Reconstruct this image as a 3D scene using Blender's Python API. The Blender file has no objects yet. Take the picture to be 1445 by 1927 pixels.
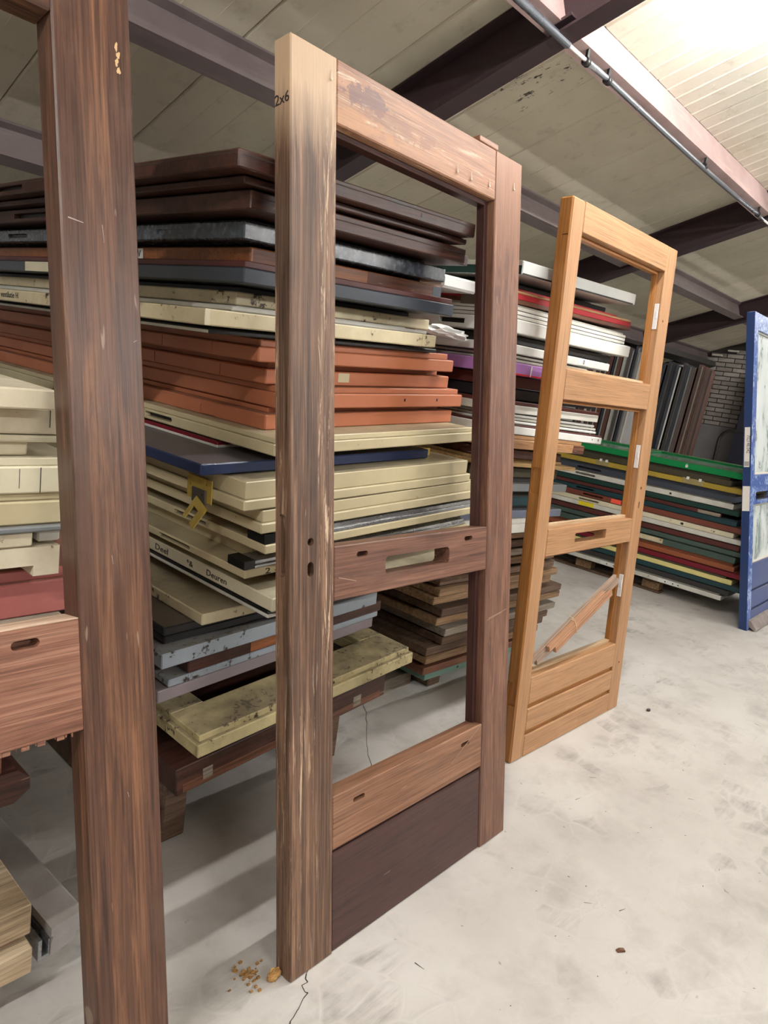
import bpy, bmesh, math, random
from mathutils import Vector, Matrix
random.seed(7)
C = bpy.context.scene.collection
SC = bpy.context.scene

# ------------------------------------------------------------------ camera
cam_d = bpy.data.cameras.new('camera')
cam = bpy.data.objects.new('camera', cam_d); C.objects.link(cam)
F_PX = 1341.5
cam_d.sensor_fit = 'VERTICAL'; cam_d.sensor_height = 36.0; cam_d.lens = F_PX / 1927 * 36.0
cam_d.clip_start = .02; cam_d.clip_end = 60
PITCH, ROLL, YAW, CAM_H = 0.2028, 0.1424, 0.7158, 1.4398
_f = Vector((math.cos(YAW)*math.cos(PITCH), math.sin(YAW)*math.cos(PITCH), -math.sin(PITCH)))
_r0 = Vector((math.sin(YAW), -math.cos(YAW), 0)); _u0 = _r0.cross(_f)
_r = math.cos(ROLL)*_r0 + math.sin(ROLL)*_u0; _u = -math.sin(ROLL)*_r0 + math.cos(ROLL)*_u0
cam.matrix_world = Matrix(((_r.x, _u.x, -_f.x, 0), (_r.y, _u.y, -_f.y, 0), (_r.z, _u.z, -_f.z, CAM_H), (0, 0, 0, 1)))
SC.camera = cam

# ------------------------------------------------------------------ world, lights, exposure
w = bpy.data.worlds.new('hall_ambient'); SC.world = w; w.use_nodes = True
w.node_tree.nodes['Background'].inputs[0].default_value = (.9, .93, 1, 1)
w.node_tree.nodes['Background'].inputs[1].default_value = .02
SC.view_settings.view_transform = 'Standard'; SC.view_settings.look = 'None'
SC.view_settings.gamma = 1; SC.view_settings.use_curve_mapping = False
SC.view_settings.exposure = 0.0
ROOF0, SLOPE = 3.577, .36            # roof underside: z = ROOF0 - SLOPE*y
RANG = math.atan(SLOPE); RC = math.cos(RANG)
def roofz(y): return ROOF0 - SLOPE*y
# fluorescent battens above the aisle: (x, y, z, length, watts)
LAMPS = [(2.75, .93, 3.04, 1.5, 150), (4.75, .93, 3.04, 1.2, 24), (-1.5, -.1, 2.98, 1.5, 225), (.1, -3.3, 3.3, 1.5, 200), (3.0, -3.3, 3.3, 1.5, 95), (5.2, -3.3, 3.3, 1.5, 265), (6.9, -3.3, 3.3, 1.5, 265), (9.2, 1.0, 2.95, 1.2, 110)]
LAMP_COL = (1.0, .985, .955)         # the tubes themselves are built with the roof and give all the light

# ------------------------------------------------------------------ materials
def srgb(r, g, b):
    f = lambda c: (c/255/12.92 if c/255 <= .04045 else ((c/255+.055)/1.055)**2.4)
    return (f(r), f(g), f(b), 1)
PI = math.pi
class NT:
    def __init__(s, name):
        s.m = bpy.data.materials.new(name); s.m.use_nodes = True; s.t = s.m.node_tree; s.n = s.t.nodes
        s.b = s.n['Principled BSDF']
    def new(s, t, **k):
        n = s.n.new(t)
        for a, v in k.items(): setattr(n, a, v)
        return n
    def link(s, a, b): s.t.links.new(a, b)
    def coords(s, scale=(1, 1, 1), world=False, rot=None):
        if world:
            g = s.new('ShaderNodeNewGeometry'); src = g.outputs['Position']
        else:
            g = s.new('ShaderNodeTexCoord'); oi = s.new('ShaderNodeObjectInfo')
            v = s.new('ShaderNodeVectorMath', operation='MULTIPLY_ADD')
            cv = s.new('ShaderNodeCombineXYZ')
            mu = s.new('ShaderNodeMath', operation='MULTIPLY'); s.link(oi.outputs['Random'], mu.inputs[0]); mu.inputs[1].default_value = 37.0
            for i in range(3): s.link(mu.outputs[0], cv.inputs[i])
            v.inputs[1].default_value = (1, 1, 1); s.link(g.outputs['Object'], v.inputs[0]); s.link(cv.outputs[0], v.inputs[2]); src = v.outputs[0]
        mp = s.new('ShaderNodeMapping'); mp.inputs['Scale'].default_value = scale
        if rot: mp.inputs['Rotation'].default_value = rot
        s.link(src, mp.inputs['Vector']); return mp.outputs['Vector']
    def noise(s, vec, scale, detail=5, rough=.55, dist=0):
        n = s.new('ShaderNodeTexNoise'); n.inputs['Scale'].default_value = scale; n.inputs['Detail'].default_value = detail
        n.inputs['Roughness'].default_value = rough; n.inputs['Distortion'].default_value = dist; s.link(vec, n.inputs['Vector']); return n.outputs['Fac']
    def ramp(s, fac, stops):
        r = s.new('ShaderNodeValToRGB'); e = r.color_ramp.elements
        while len(e) < len(stops): e.new(.5)
        for el, (p, c) in zip(e, stops):
            el.position = p; el.color = c if len(c) == 4 else (*c, 1)
        s.link(fac, r.inputs['Fac']); return r.outputs['Color']
    def mask(s, fac, a, b): return s.ramp(fac, [(a, (0, 0, 0, 1)), (b, (1, 1, 1, 1))])
    def mix(s, fac, a, b, mode='MIX'):
        m = s.new('ShaderNodeMix', data_type='RGBA', blend_type=mode)
        for sock, v in ((m.inputs['Factor'], fac), (m.inputs['A'], a), (m.inputs['B'], b)):
            if isinstance(v, (int, float)): sock.default_value = v
            elif isinstance(v, tuple): sock.default_value = v
            else: s.link(v, sock)
        return m.outputs['Result']
    def math(s, op, a, b):
        m = s.new('ShaderNodeMath', operation=op)
        for i, v in enumerate((a, b)):
            if isinstance(v, (int, float)): m.inputs[i].default_value = v
            else: s.link(v, m.inputs[i])
        return m.outputs[0]
    def bump(s, h, strength, dist=.004):
        b = s.new('ShaderNodeBump'); b.inputs['Strength'].default_value = strength; b.inputs['Distance'].default_value = dist
        s.link(h, b.inputs['Height']); s.link(b.outputs['Normal'], s.b.inputs['Normal'])
    def base(s, c):
        if isinstance(c, tuple): s.b.inputs['Base Color'].default_value = c
        else: s.link(c, s.b.inputs['Base Color'])
    def rough(s, v):
        if isinstance(v, (int, float)): s.b.inputs['Roughness'].default_value = v
        else: s.link(v, s.b.inputs['Roughness'])
_mats = {}
def wood(key, dark, mid, light, axis, grain=26, contrast=1.0, rough=.5, fleck=None, bleach=None, stain=None, wl=2.4, wave=.9, grime=.13):
    k = (key, axis)
    if k in _mats: return _mats[k]
    n = NT(key + '_' + axis); G = grain*2.6
    def st(g, l): return {'x': (l, g, g), 'y': (g, l, g), 'z': (g, g, l)}[axis]
    f1 = n.noise(n.coords(st(G, wl)), 1.0, 7, .70, wave)          # figure
    f2 = n.noise(n.coords(st(G*4.5, 5.0)), 1.0, 3, .6)           # pores
    f3 = n.noise(n.coords(st(G*.16, .7)), 1.0, 4, .55)           # broad bands
    f4 = n.noise(n.coords((2.2, 2.2, 2.2)), 1.0, 5, .6)          # blotches
    t = n.math('ADD', n.math('MULTIPLY', f1, .62), n.math('ADD', n.math('MULTIPLY', f3, .26), n.math('MULTIPLY', f4, .12)))
    col = n.ramp(t, [(.5-.15/contrast, srgb(*dark)), (.5, srgb(*mid)), (.5+.16/contrast, srgb(*light))])
    pore = n.mask(f2, .36, .50)
    col = n.mix(pore, n.mix(.45, col, srgb(*[c*.5 for c in dark])), col)
    dn = n.noise(n.coords((5, 5, 5)), 1.0, 6, .65)
    if fleck:
        col = n.mix(n.math('MULTIPLY', n.mask(n.noise(n.coords(st(G*1.1, 4.5)), 1.0, 5, .75, .6), .56, .64), n.mask(f3, .46, .56)), col, srgb(*fleck))
    if bleach or stain: tc = n.new('ShaderNodeTexCoord'); sp = n.new('ShaderNodeSeparateXYZ'); n.link(tc.outputs['Object'], sp.inputs[0])
    if bleach:      # weathered pale zone at one end of the piece (z from, z to, colour, amount)
        mr = n.new('ShaderNodeMapRange'); n.link(n.math('ADD', sp.outputs['Z'], n.math('MULTIPLY', f1, .18)), mr.inputs[0])
        mr.inputs[1].default_value = bleach[0]; mr.inputs[2].default_value = bleach[1]
        col = n.mix(n.math('MULTIPLY', mr.outputs[0], bleach[3]), col, srgb(*bleach[2]))
    for cx_, cz_, rx_, rz_, c_, am in (stain or ()):      # dried liquid stains
        dx = n.math('MULTIPLY', n.math('SUBTRACT', sp.outputs['X'], cx_), 1/rx_); dz = n.math('MULTIPLY', n.math('SUBTRACT', sp.outputs['Z'], cz_), 1/rz_)
        d_ = n.math('ADD', n.math('ADD', n.math('MULTIPLY', dx, dx), n.math('MULTIPLY', dz, dz)), n.math('MULTIPLY', n.noise(n.coords((16, 16, 16)), 1.0, 6, .65), 5.0))
        col = n.mix(n.math('MULTIPLY', n.math('SUBTRACT', 1.0, n.mask(n.math('MULTIPLY', d_, .3), .88, .92)), am), col, srgb(*c_))
    col = n.mix(n.math('MULTIPLY', n.mask(dn, .5, .8), grime), col, srgb(150, 132, 116))
    scr = n.noise(n.coords((9, 9, 70) if axis != 'z' else (70, 9, 9), rot=(.5, .7, .4)), 1.0, 2, .5)
    col = n.mix(n.math('MULTIPLY', n.mask(scr, .73, .76), .3), col, srgb(196, 176, 156))
    n.base(col); n.rough(n.math('MULTIPLY_ADD', f1, .25)); n.b.inputs['Roughness'].links[0].from_node.inputs[2].default_value = rough-.12
    n.b.inputs['Specular IOR Level'].default_value = .4
    n.bump(n.math('ADD', f2, n.math('MULTIPLY', f1, .6)), .22, .0015); _mats[k] = n.m; return n.m
def paint(key, c, dirt=None, amt=.35, rough=.42, scale=4.0, chips=None, chip_at=.66, spec=.4, metal=0, dust=.6):
    if key in _mats: return _mats[key]
    n = NT(key); v = n.coords((1, 1, 1)); a = n.noise(v, scale, 7, .62); b = n.noise(v, scale*7, 5, .6)
    d = dirt or tuple(x*.55 for x in c)
    col = n.mix(n.math('MULTIPLY', n.mask(a, .38, .75), amt), srgb(*c), srgb(*d))
    if chips:
        col = n.mix(n.mask(n.math('ADD', n.math('MULTIPLY', a, .5), n.math('MULTIPLY', b, .6)), chip_at-.05, chip_at), col, srgb(*chips))
    if dust:        # dust settled on faces that look up
        g = n.new('ShaderNodeNewGeometry'); sp = n.new('ShaderNodeSeparateXYZ'); n.link(g.outputs['Normal'], sp.inputs[0])
        col = n.mix(n.math('MULTIPLY', n.mask(sp.outputs['Z'], .75, .95), n.math('MULTIPLY', n.mask(a, .15, .6), dust)), col, srgb(122, 110, 94))
    n.base(col); n.rough(n.math('MULTIPLY_ADD', a, .3)); n.b.inputs['Roughness'].links[0].from_node.inputs[2].default_value = max(rough-.15, .05)
    n.b.inputs['Specular IOR Level'].default_value = spec; n.b.inputs['Metallic'].default_value = metal
    n.bump(b, .12, .002); _mats[key] = n.m; return n.m
def plain(key, c, rough=.5, metal=0, emit=0):
    if key in _mats: return _mats[key]
    n = NT(key); n.base(srgb(*c)); n.rough(rough); n.b.inputs['Metallic'].default_value = metal
    if emit: n.b.inputs['Emission Color'].default_value = srgb(*c); n.b.inputs['Emission Strength'].default_value = emit
    _mats[key] = n.m; return n.m

# ------------------------------------------------------------------ geometry helpers
class MB:
    """collects shapes, then build() links them as ONE mesh object"""
    def __init__(s): s.bm = bmesh.new()
    def face(s, pts, nrm=None):
        vs = [s.bm.verts.new(p) for p in pts]
        try: f = s.bm.faces.new(vs)
        except ValueError: return None
        if nrm is not None:
            f.normal_update()
            if f.normal.dot(Vector(nrm)) < 0: f.normal_flip()
        return f
    def box(s, x0, x1, y0, y1, z0, z1, ch=.0025, pockets=None):
        lo = Vector((x0, y0, z0)); hi = Vector((x1, y1, z1)); ch = min(ch, .3*min(hi-lo))
        P = pockets or {}
        for name, ax, sg in (('-x', 0, -1), ('+x', 0, 1), ('-y', 1, -1), ('+y', 1, 1), ('-z', 2, -1), ('+z', 2, 1)):
            ua, va = [(1, 2), (0, 2), (0, 1)][ax]
            n = Vector((0, 0, 0)); n[ax] = sg; w_ = hi[ax] if sg > 0 else lo[ax]
            def pt(u, v, d=0.0):
                q = Vector((0, 0, 0)); q[ua] = u; q[va] = v; q[ax] = w_ - sg*d; return q
            U0, U1, V0, V1 = lo[ua]+ch, hi[ua]-ch, lo[va]+ch, hi[va]-ch
            pk = P.get(name, [])
            if not pk:
                s.face([pt(U0, V0), pt(U1, V0), pt(U1, V1), pt(U0, V1)], n); continue
            us = sorted({U0, U1, *[p[0] for p in pk], *[p[1] for p in pk]}); vs = sorted({V0, V1, *[p[2] for p in pk], *[p[3] for p in pk]})
            for i in range(len(us)-1):
                for j in range(len(vs)-1):
                    um, vm = (us[i]+us[i+1])/2, (vs[j]+vs[j+1])/2
                    if any(p[0] < um < p[1] and p[2] < vm < p[3] for p in pk): continue
                    s.face([pt(us[i], vs[j]), pt(us[i+1], vs[j]), pt(us[i+1], vs[j+1]), pt(us[i], vs[j+1])], n)
            for p in pk:
                a, b, c, d, dep = p[:5]; r = p[5] if len(p) > 5 else 0; bottom = not (len(p) > 6 and p[6])
                cu, cv = (a+b)/2, (c+d)/2
                if r > 0:
                    r = min(r, (b-a)/2-1e-5, (d-c)/2-1e-5); pl = []
                    for k, (ou, ov) in enumerate(((b-r, d-r), (a+r, d-r), (a+r, c+r), (b-r, c+r))):
                        for q in range(5):
                            t = (k + q/4)*math.pi/2; pl.append((ou+r*math.cos(t), ov+r*math.sin(t)))
                    cor = ((b, d), (a, d), (a, c), (b, c))
                    for k in range(4):          # corner fans between the rounded outline and its cell
                        for q in range(4): s.face([pt(*cor[k]), pt(*pl[k*5+q]), pt(*pl[k*5+q+1])], n)
                        nx = (k*5+5) % 20
                        s.face([pt(*cor[k]), pt(*pl[k*5+4]), pt(*pl[nx]), pt(*cor[(k+1) % 4])], n)
                else: pl = [(a, c), (b, c), (b, d), (a, d)]
                for k in range(len(pl)):
                    e, g = pl[k], pl[(k+1) % len(pl)]
                    mid = Vector(pt(cu, cv)) - Vector(pt((e[0]+g[0])/2, (e[1]+g[1])/2))
                    s.face([pt(*e), pt(*g), pt(*g, dep), pt(*e, dep)], mid)
                if bottom: s.face([pt(*q, dep) for q in pl], n)
        if ch > 0:
            ctr = (lo+hi)/2
            for ax in range(3):
                b_, c_ = [i for i in range(3) if i != ax]
                for sb in (0, 1):
                    for sc in (0, 1):
                        pts = []
                        for (ext, which) in ((0, 'b'), (1, 'b'), (1, 'c'), (0, 'c')):
                            q = Vector((0, 0, 0)); q[ax] = hi[ax]-ch if ext else lo[ax]+ch
                            B_ = hi[b_] if sb else lo[b_]; C_ = hi[c_] if sc else lo[c_]
                            if which == 'b': q[b_] = B_; q[c_] = C_ - ch if sc else C_ + ch
                            else: q[c_] = C_; q[b_] = B_ - ch if sb else B_ + ch
                            pts.append(q)
                        s.face(pts, sum(pts, Vector())/4 - ctr if False else Vector([(1 if sb else -1) if i == b_ else (1 if sc else -1) if i == c_ else 0 for i in range(3)]))
            for sx in (0, 1):
                for sy in (0, 1):
                    for sz in (0, 1):
                        S = (sx, sy, sz); K = [hi[i] if S[i] else lo[i] for i in range(3)]; I = [K[i]-ch if S[i] else K[i]+ch for i in range(3)]
                        s.face([(K[0], I[1], I[2]), (I[0], K[1], I[2]), (I[0], I[1], K[2])], Vector([1 if q else -1 for q in S]))
        return s
    def prism(s, prof, ax, a, b):
        """extrude a 2-D outline (in the other two axes) along axis ax from a to b"""
        def P(p, t):
            q = [0, 0, 0]; o = [i for i in range(3) if i != ax]; q[o[0]], q[o[1]] = p; q[ax] = t; return Vector(q)
        c = Vector((sum(p[0] for p in prof)/len(prof), sum(p[1] for p in prof)/len(prof)))
        area = sum(prof[i][0]*prof[(i+1) % len(prof)][1]-prof[(i+1) % len(prof)][0]*prof[i][1] for i in range(len(prof)))
        for i in range(len(prof)):
            e, g = prof[i], prof[(i+1) % len(prof)]
            dx, dy = g[0]-e[0], g[1]-e[1]; nn = (dy, -dx) if area > 0 else (-dy, dx)
            q = [0, 0, 0]; o = [k for k in range(3) if k != ax]; q[o[0]], q[o[1]] = nn
            s.face([P(e, a), P(g, a), P(g, b), P(e, b)], q)
        n = Vector((0, 0, 0)); n[ax] = 1 if b > a else -1
        s.face([P(p, b) for p in prof], n); s.face([P(p, a) for p in prof], -n); return s
    def tube(s, pts, r, seg=10, cap=True):
        pts = [Vector(p) for p in pts]; rings = []
        up = Vector((0, 0, 1))
        for i, p in enumerate(pts):
            d = (pts[min(i+1, len(pts)-1)] - pts[max(i-1, 0)]).normalized()
            a = d.cross(up if abs(d.z) < .95 else Vector((1, 0, 0))).normalized(); b = d.cross(a)
            rr = r[i] if isinstance(r, (list, tuple)) else r
            rings.append([s.bm.verts.new(p + rr*(math.cos(2*math.pi*k/seg)*a + math.sin(2*math.pi*k/seg)*b)) for k in range(seg)])
        for A, B in zip(rings, rings[1:]):
            for k in range(seg): 
                f = s.bm.faces.new((A[k], A[(k+1) % seg], B[(k+1) % seg], B[k])); f.smooth = True
        if cap: s.bm.faces.new(rings[0]); s.bm.faces.new(rings[-1][::-1])
        s.fix = True
        return s
    def build(s, name, mat, parent=None, **props):
        if getattr(s, 'fix', False): bmesh.ops.recalc_face_normals(s.bm, faces=s.bm.faces)
        bmesh.ops.remove_doubles(s.bm, verts=s.bm.verts, dist=1e-6)
        me = bpy.data.meshes.new(name); s.bm.to_mesh(me); s.bm.free(); me.materials.append(mat)
        return link(name, me, parent, **props)
def link(name, data, parent=None, **props):
    o = bpy.data.objects.new(name, data); C.objects.link(o)
    if parent is not None: o.parent = parent
    for k, v in props.items(): o[k] = v
    return o
def thing(name, label, cat, loc=(0, 0, 0), rot=(0, 0, 0), group=None):
    o = bpy.data.objects.new(name, None); C.objects.link(o); o.empty_display_size = .1
    o.location = loc; o.rotation_euler = rot; o['label'] = label; o['category'] = cat; o['kind'] = 'thing'
    if group: o['group'] = group
    return o
def box(name, mat, parent, x0, x1, y0, y1, z0, z1, ch=.0025, pockets=None, **props):
    return MB().box(x0, x1, y0, y1, z0, z1, ch, pockets).build(name, mat, parent, **props)
def text(name, s, size, mat, parent, loc, rot, sx=1.0, ext=.0004):
    cu = bpy.data.curves.new(name, 'FONT'); cu.body = s; cu.size = size; cu.extrude = ext; cu.align_x = 'CENTER'; cu.align_y = 'CENTER'; cu.resolution_u = 2
    o = bpy.data.objects.new(name, cu); C.objects.link(o)
    dg = bpy.context.evaluated_depsgraph_get(); me = bpy.data.meshes.new_from_object(o.evaluated_get(dg))
    bpy.data.objects.remove(o); me.materials.clear(); me.materials.append(mat)
    q = link(name, me, parent); q.location = loc; q.rotation_euler = rot; q.scale = (sx, 1, 1); return q
PI = math.pi
FRONT = (PI/2, 0, 0)                 # text on a face that looks along -y
LEFT = (PI/2, 0, -PI/2)              # text on a face that looks along -x

# ------------------------------------------------------------------ the setting
def floor_mat():
    n = NT('worn_concrete'); v = n.coords((1, 1, 1), world=True)
    big = n.noise(v, .9, 6, .6); mid = n.noise(v, 4.5, 7, .65); fin = n.noise(v, 60, 4, .6)
    nz = n.new('ShaderNodeTexNoise'); nz.inputs['Scale'].default_value = 3.2; nz.inputs['Detail'].default_value = 1.5; n.link(v, nz.inputs['Vector'])
    sc = n.new('ShaderNodeVectorMath', operation='SCALE'); n.link(nz.outputs['Color'], sc.inputs[0]); sc.inputs['Scale'].default_value = .19
    wv = n.new('ShaderNodeVectorMath', operation='ADD'); n.link(n.coords((1, 1.25, 1), world=True), wv.inputs[0]); n.link(sc.outputs[0], wv.inputs[1])
    def vor(feature, scale):
        q = n.new('ShaderNodeTexVoronoi', feature=feature); q.inputs['Scale'].default_value = scale; n.link(wv.outputs[0], q.inputs['Vector']); return q
    ed = vor('DISTANCE_TO_EDGE', 8.0).outputs['Distance']; cell = vor('F1', 8.0).outputs['Color']
    where = n.mask(n.noise(v, 1.9, 5, .65), .45, .66)
    cb = n.new('ShaderNodeSeparateColor'); n.link(cell, cb.inputs[0])
    col = n.ramp(big, [(.3, srgb(178, 172, 165)), (.52, srgb(197, 192, 185)), (.7, srgb(208, 204, 198))])
    col = n.mix(n.math('MULTIPLY', n.mask(mid, .48, .78), .5), col, srgb(142, 134, 126))
    strk = n.noise(n.coords((5, 42, 1), world=True, rot=(0, 0, .62)), 1.0, 5, .7)
    part = n.mask(n.math('ADD', n.math('MULTIPLY', mid, .5), n.math('MULTIPLY', strk, .5)), .40, .62)
    dirty = n.math('MULTIPLY', n.math('MULTIPLY', n.math('MULTIPLY', n.mask(cb.outputs[0], .45, .85), where), part), .85)
    edge = n.mask(ed, .0, .10)
    col = n.mix(n.math('MULTIPLY', dirty, edge), col, srgb(112, 105, 98))
    line = n.math('MULTIPLY', n.math('MULTIPLY', n.math('SUBTRACT', 1.0, n.mask(ed, .01, .07)), where), part)
    col = n.mix(n.math('MULTIPLY', line, .4), col, srgb(204, 199, 193))
    dline = n.math('MULTIPLY', n.math('MULTIPLY', n.mask(ed, .02, .045), n.math('SUBTRACT', 1.0, n.mask(ed, .045, .085))), where)
    col = n.mix(n.math('MULTIPLY', dline, .06), col, srgb(122, 115, 108))
    col = n.mix(n.math('MULTIPLY', n.mask(strk, .62, .76), .28), col, srgb(124, 116, 109))
    spots = n.noise(v, 26, 2, .5); col = n.mix(n.math('MULTIPLY', n.mask(spots, .73, .78), .6), col, srgb(110, 100, 90))
    col = n.mix(n.math('MULTIPLY', n.mask(n.noise(v, 2.3, 4, .6), .60, .74), .45), col, srgb(112, 106, 100))
    n.base(col); n.rough(.6); n.b.inputs['Specular IOR Level'].default_value = .3
    h = n.math('ADD', n.math('MULTIPLY', mid, .6), n.math('ADD', n.math('MULTIPLY', fin, .15), n.math('ADD', n.math('MULTIPLY', strk, .3), n.math('MULTIPLY', n.math('MULTIPLY', edge, where), -.5))))
    n.bump(h, .4, .006); return n.m
X0, X1, Y0, Y1 = -3.0, 10.7, -4.2, 4.4
floor = box('floor', floor_mat(), None, X0-.2, X1+.2, Y0-.2, Y1+.2, -.15, 0, 0, kind='structure')
crack_m = plain('crack_dark', (62, 56, 50), .9)
def crack(pts, wd):
    m = MB(); prev = None
    for i, (a, b) in enumerate(zip(pts, pts[1:])):
        for k in range(5):
            t0, t1 = k/5, (k+1)/5
            if k == 0 and prev is None: prev = Vector((*a, .0006))
            q = Vector((a[0]+(b[0]-a[0])*t1, a[1]+(b[1]-a[1])*t1, .0006)); 
            if not (k == 4 and i == len(pts)-2): q += Vector((random.uniform(-.009, .009), random.uniform(-.009, .009), 0))
            d = (q-prev).normalized(); s_ = Vector((-d.y, d.x, 0))*wd*random.uniform(.5, 1.2)
            m.face([prev-s_, prev+s_, q+s_, q-s_], (0, 0, 1)); prev = q
    m.build('floor_crack', crack_m, floor)
crack([(1.30, 1.15), (1.073, .962), (1.035, .932), (.957, .893), (.85, .80), (.74, .74)], .0013)
crack([(2.30, 2.0), (2.134, 1.792), (1.949, 1.613), (1.836, 1.472), (1.62, 1.35)], .0014)

# ceiling: insulated roof panels, steel purlins and rafters
def ceil_mat(name, c1, c2, ribbed):
    n = NT(name); v = n.coords((1, 1, 1), world=True)
    a = n.noise(v, 1.4, 6, .6); b = n.noise(v, 9, 6, .7)
    col = n.ramp(a, [(.3, srgb(*c2)), (.7, srgb(*c1))])
    col = n.mix(n.math('MULTIPLY', n.mask(b, .56, .75), .3), col, srgb(120, 108, 86))
    # black mould beside the second rafter
    sp = n.new('ShaderNodeSeparateXYZ'); n.link(v, sp.inputs[0])
    def bump1(sock, c, hw):
        q = n.math('ABSOLUTE', n.math('SUBTRACT', sock, c), 0); mr = n.new('ShaderNodeMapRange'); n.link(q, mr.inputs[0]); mr.inputs[1].default_value = hw; mr.inputs[2].default_value = hw*.25; return mr.outputs[0]
    zone = n.math('MULTIPLY', bump1(sp.outputs['X'], 3.02, .42), bump1(sp.outputs['Y'], 2.05, .55))
    mm = n.math('MULTIPLY', n.mask(n.math('ADD', n.noise(n.coords((1, .45, 1), world=True), 22, 4, .7), n.math('MULTIPLY', zone, .17)), .735, .80), zone)
    col = n.mix(mm, col, srgb(42, 38, 34))
    if ribbed:
        col = n.mix(n.math('MULTIPLY', n.mask(n.noise(v, 3.1, 5, .7), .6, .72), .4), col, srgb(140, 118, 90))
        col = n.mix(n.mask(n.noise(v, 75, 2, .5), .70, .74), col, srgb(236, 230, 218))
    oi = n.new('ShaderNodeObjectInfo'); col = n.mix(n.math('MULTIPLY', oi.outputs['Random'], .16), col, srgb(128, 118, 98))
    n.base(col); n.rough(.6); n.b.inputs['Specular IOR Level'].default_value = .3; n.bump(b, .15, .003); return n.m
cm_l = ceil_mat('foam_panel', (226, 219, 199), (207, 199, 179), False)
cm_r = ceil_mat('ribbed_panel', (212, 206, 192), (196, 188, 170), True)
ceiling = bpy.data.objects.new('ceiling', None); C.objects.link(ceiling); ceiling['kind'] = 'structure'
ceiling.location = (0, 0, ROOF0); ceiling.rotation_euler = (-RANG, 0, 0)     # local y runs down the slope, local z = 0 is the underside
PURL = [-1.18, -.21, .77, 1.75, 2.71, 3.71]
YB = [Y0-.1, -2.15] + PURL + [Y1+.15]
PW = .575
def panel_mesh(length, ribs):
    m = MB(); m.box(0.002, PW-.002, 0.001, length-.001, 0.0, .06, .007)
    for k in range(1, 5):
        if ribs: m.prism([(k*PW/5-.007, 0), (k*PW/5, -.005), (k*PW/5+.007, 0)], 1, .002, length-.002)
    if not ribs:
        for k in (1, 2, 3): m.prism([(k*PW/4-.003, 0), (k*PW/4, -.0012-.0014*(k == 2)), (k*PW/4+.003, 0)], 1, .002, length-.002)
    o = m.build('roof_panel', cm_r if ribs else cm_l, ceiling); me = o.data; bpy.data.objects.remove(o); return me
for a, b in zip(YB, YB[1:]):
    ln = (b-a)/RC; me = panel_mesh(ln, b < 1.9)
    for k in range(-11, 13):
        x = 3.55 + k*PW
        o = link('roof_panel', me, ceiling); o.location = (x, a/RC, random.uniform(0, .0015))
def steel(key, c, c2, stripes=False):
    n = NT(key); v = n.coords((1, 1, 1)); a = n.noise(v, 3, 6, .65); b = n.noise(n.coords((1.2, 12, 12)), 2, 5, .65)
    col = n.mix(n.mask(a, .35, .7), srgb(*c), srgb(*c2))
    col = n.mix(n.math('MULTIPLY', n.mask(b, .55, .7), .5), col, srgb(*[min(255, q*1.35) for q in c2]))
    n.base(col); n.rough(.5); n.bump(a, .1, .003); return n.m
rafter_m = steel('maroon_steel', (58, 40, 44), (50, 38, 42)); purlin_m = steel('grey_primer_steel', (120, 108, 106), (102, 90, 90)); pinkish_m = steel('pink_primer_steel', (176, 152, 148), (150, 126, 122))
def ibeam(name, mat, along, a, b, c, h, wd, tw=.008, tf=.010):
    """beam hung below the roof plane; along 'x' (purlin, at local y=c) or 'y' (rafter, at local x=c)"""
    for_ax = 0 if along == 'x' else 1
    m = MB(); H = wd/2
    pr = [(-H, 0), (-H, -tf), (-tw/2, -tf-.006), (-tw/2, -h+tf+.006), (-H, -h+tf), (-H, -h), (H, -h), (H, -h+tf), (tw/2, -h+tf+.006), (tw/2, -tf-.006), (H, -tf), (H, 0)]
    m.prism([(c+p, q-.001) for p, q in pr], for_ax, a, b); return m.build(name, mat, ceiling)
RAFT = [-.35, 2.60, 5.52, 8.42]
for rx in RAFT: ibeam('rafter', rafter_m, 'y', YB[0]/RC, (Y1-.02)/RC, rx, .205, .105)
for py in PURL:
    for a, b in zip([X0]+RAFT, RAFT+[X1]):
        if py == 1.75:        # channel with its flat back to the aisle
            c = py/RC
            MB().prism([(c-.006, -.001), (c-.006, -.165), (c+.075, -.165), (c+.075, -.155), (c+.004, -.155), (c+.004, -.011), (c+.075, -.011), (c+.075, -.001)], 0, a+.006, b-.006).build('purlin', pinkish_m, ceiling)
        else: ibeam('purlin', purlin_m, 'x', a+.006, b-.006, py/RC, .165, .09)
for rx in RAFT:               # welded cleats where purlins meet the rafters
    for py in PURL: MB().box(rx-.05, rx+.05, py/RC-.05, py/RC+.05, -.168, -.156, .001).build('cleat', rafter_m, ceiling)

MB().box(RAFT[-1]+.02, X1-.08, 3.60/RC, 3.74/RC, -.245, -.168, .004).build('eave_beam', paint('sooty_timber', (50, 46, 44), (36, 33, 32), .5, .6, 5, dust=0), ceiling)  # very dark, faintly mottled colour
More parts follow.
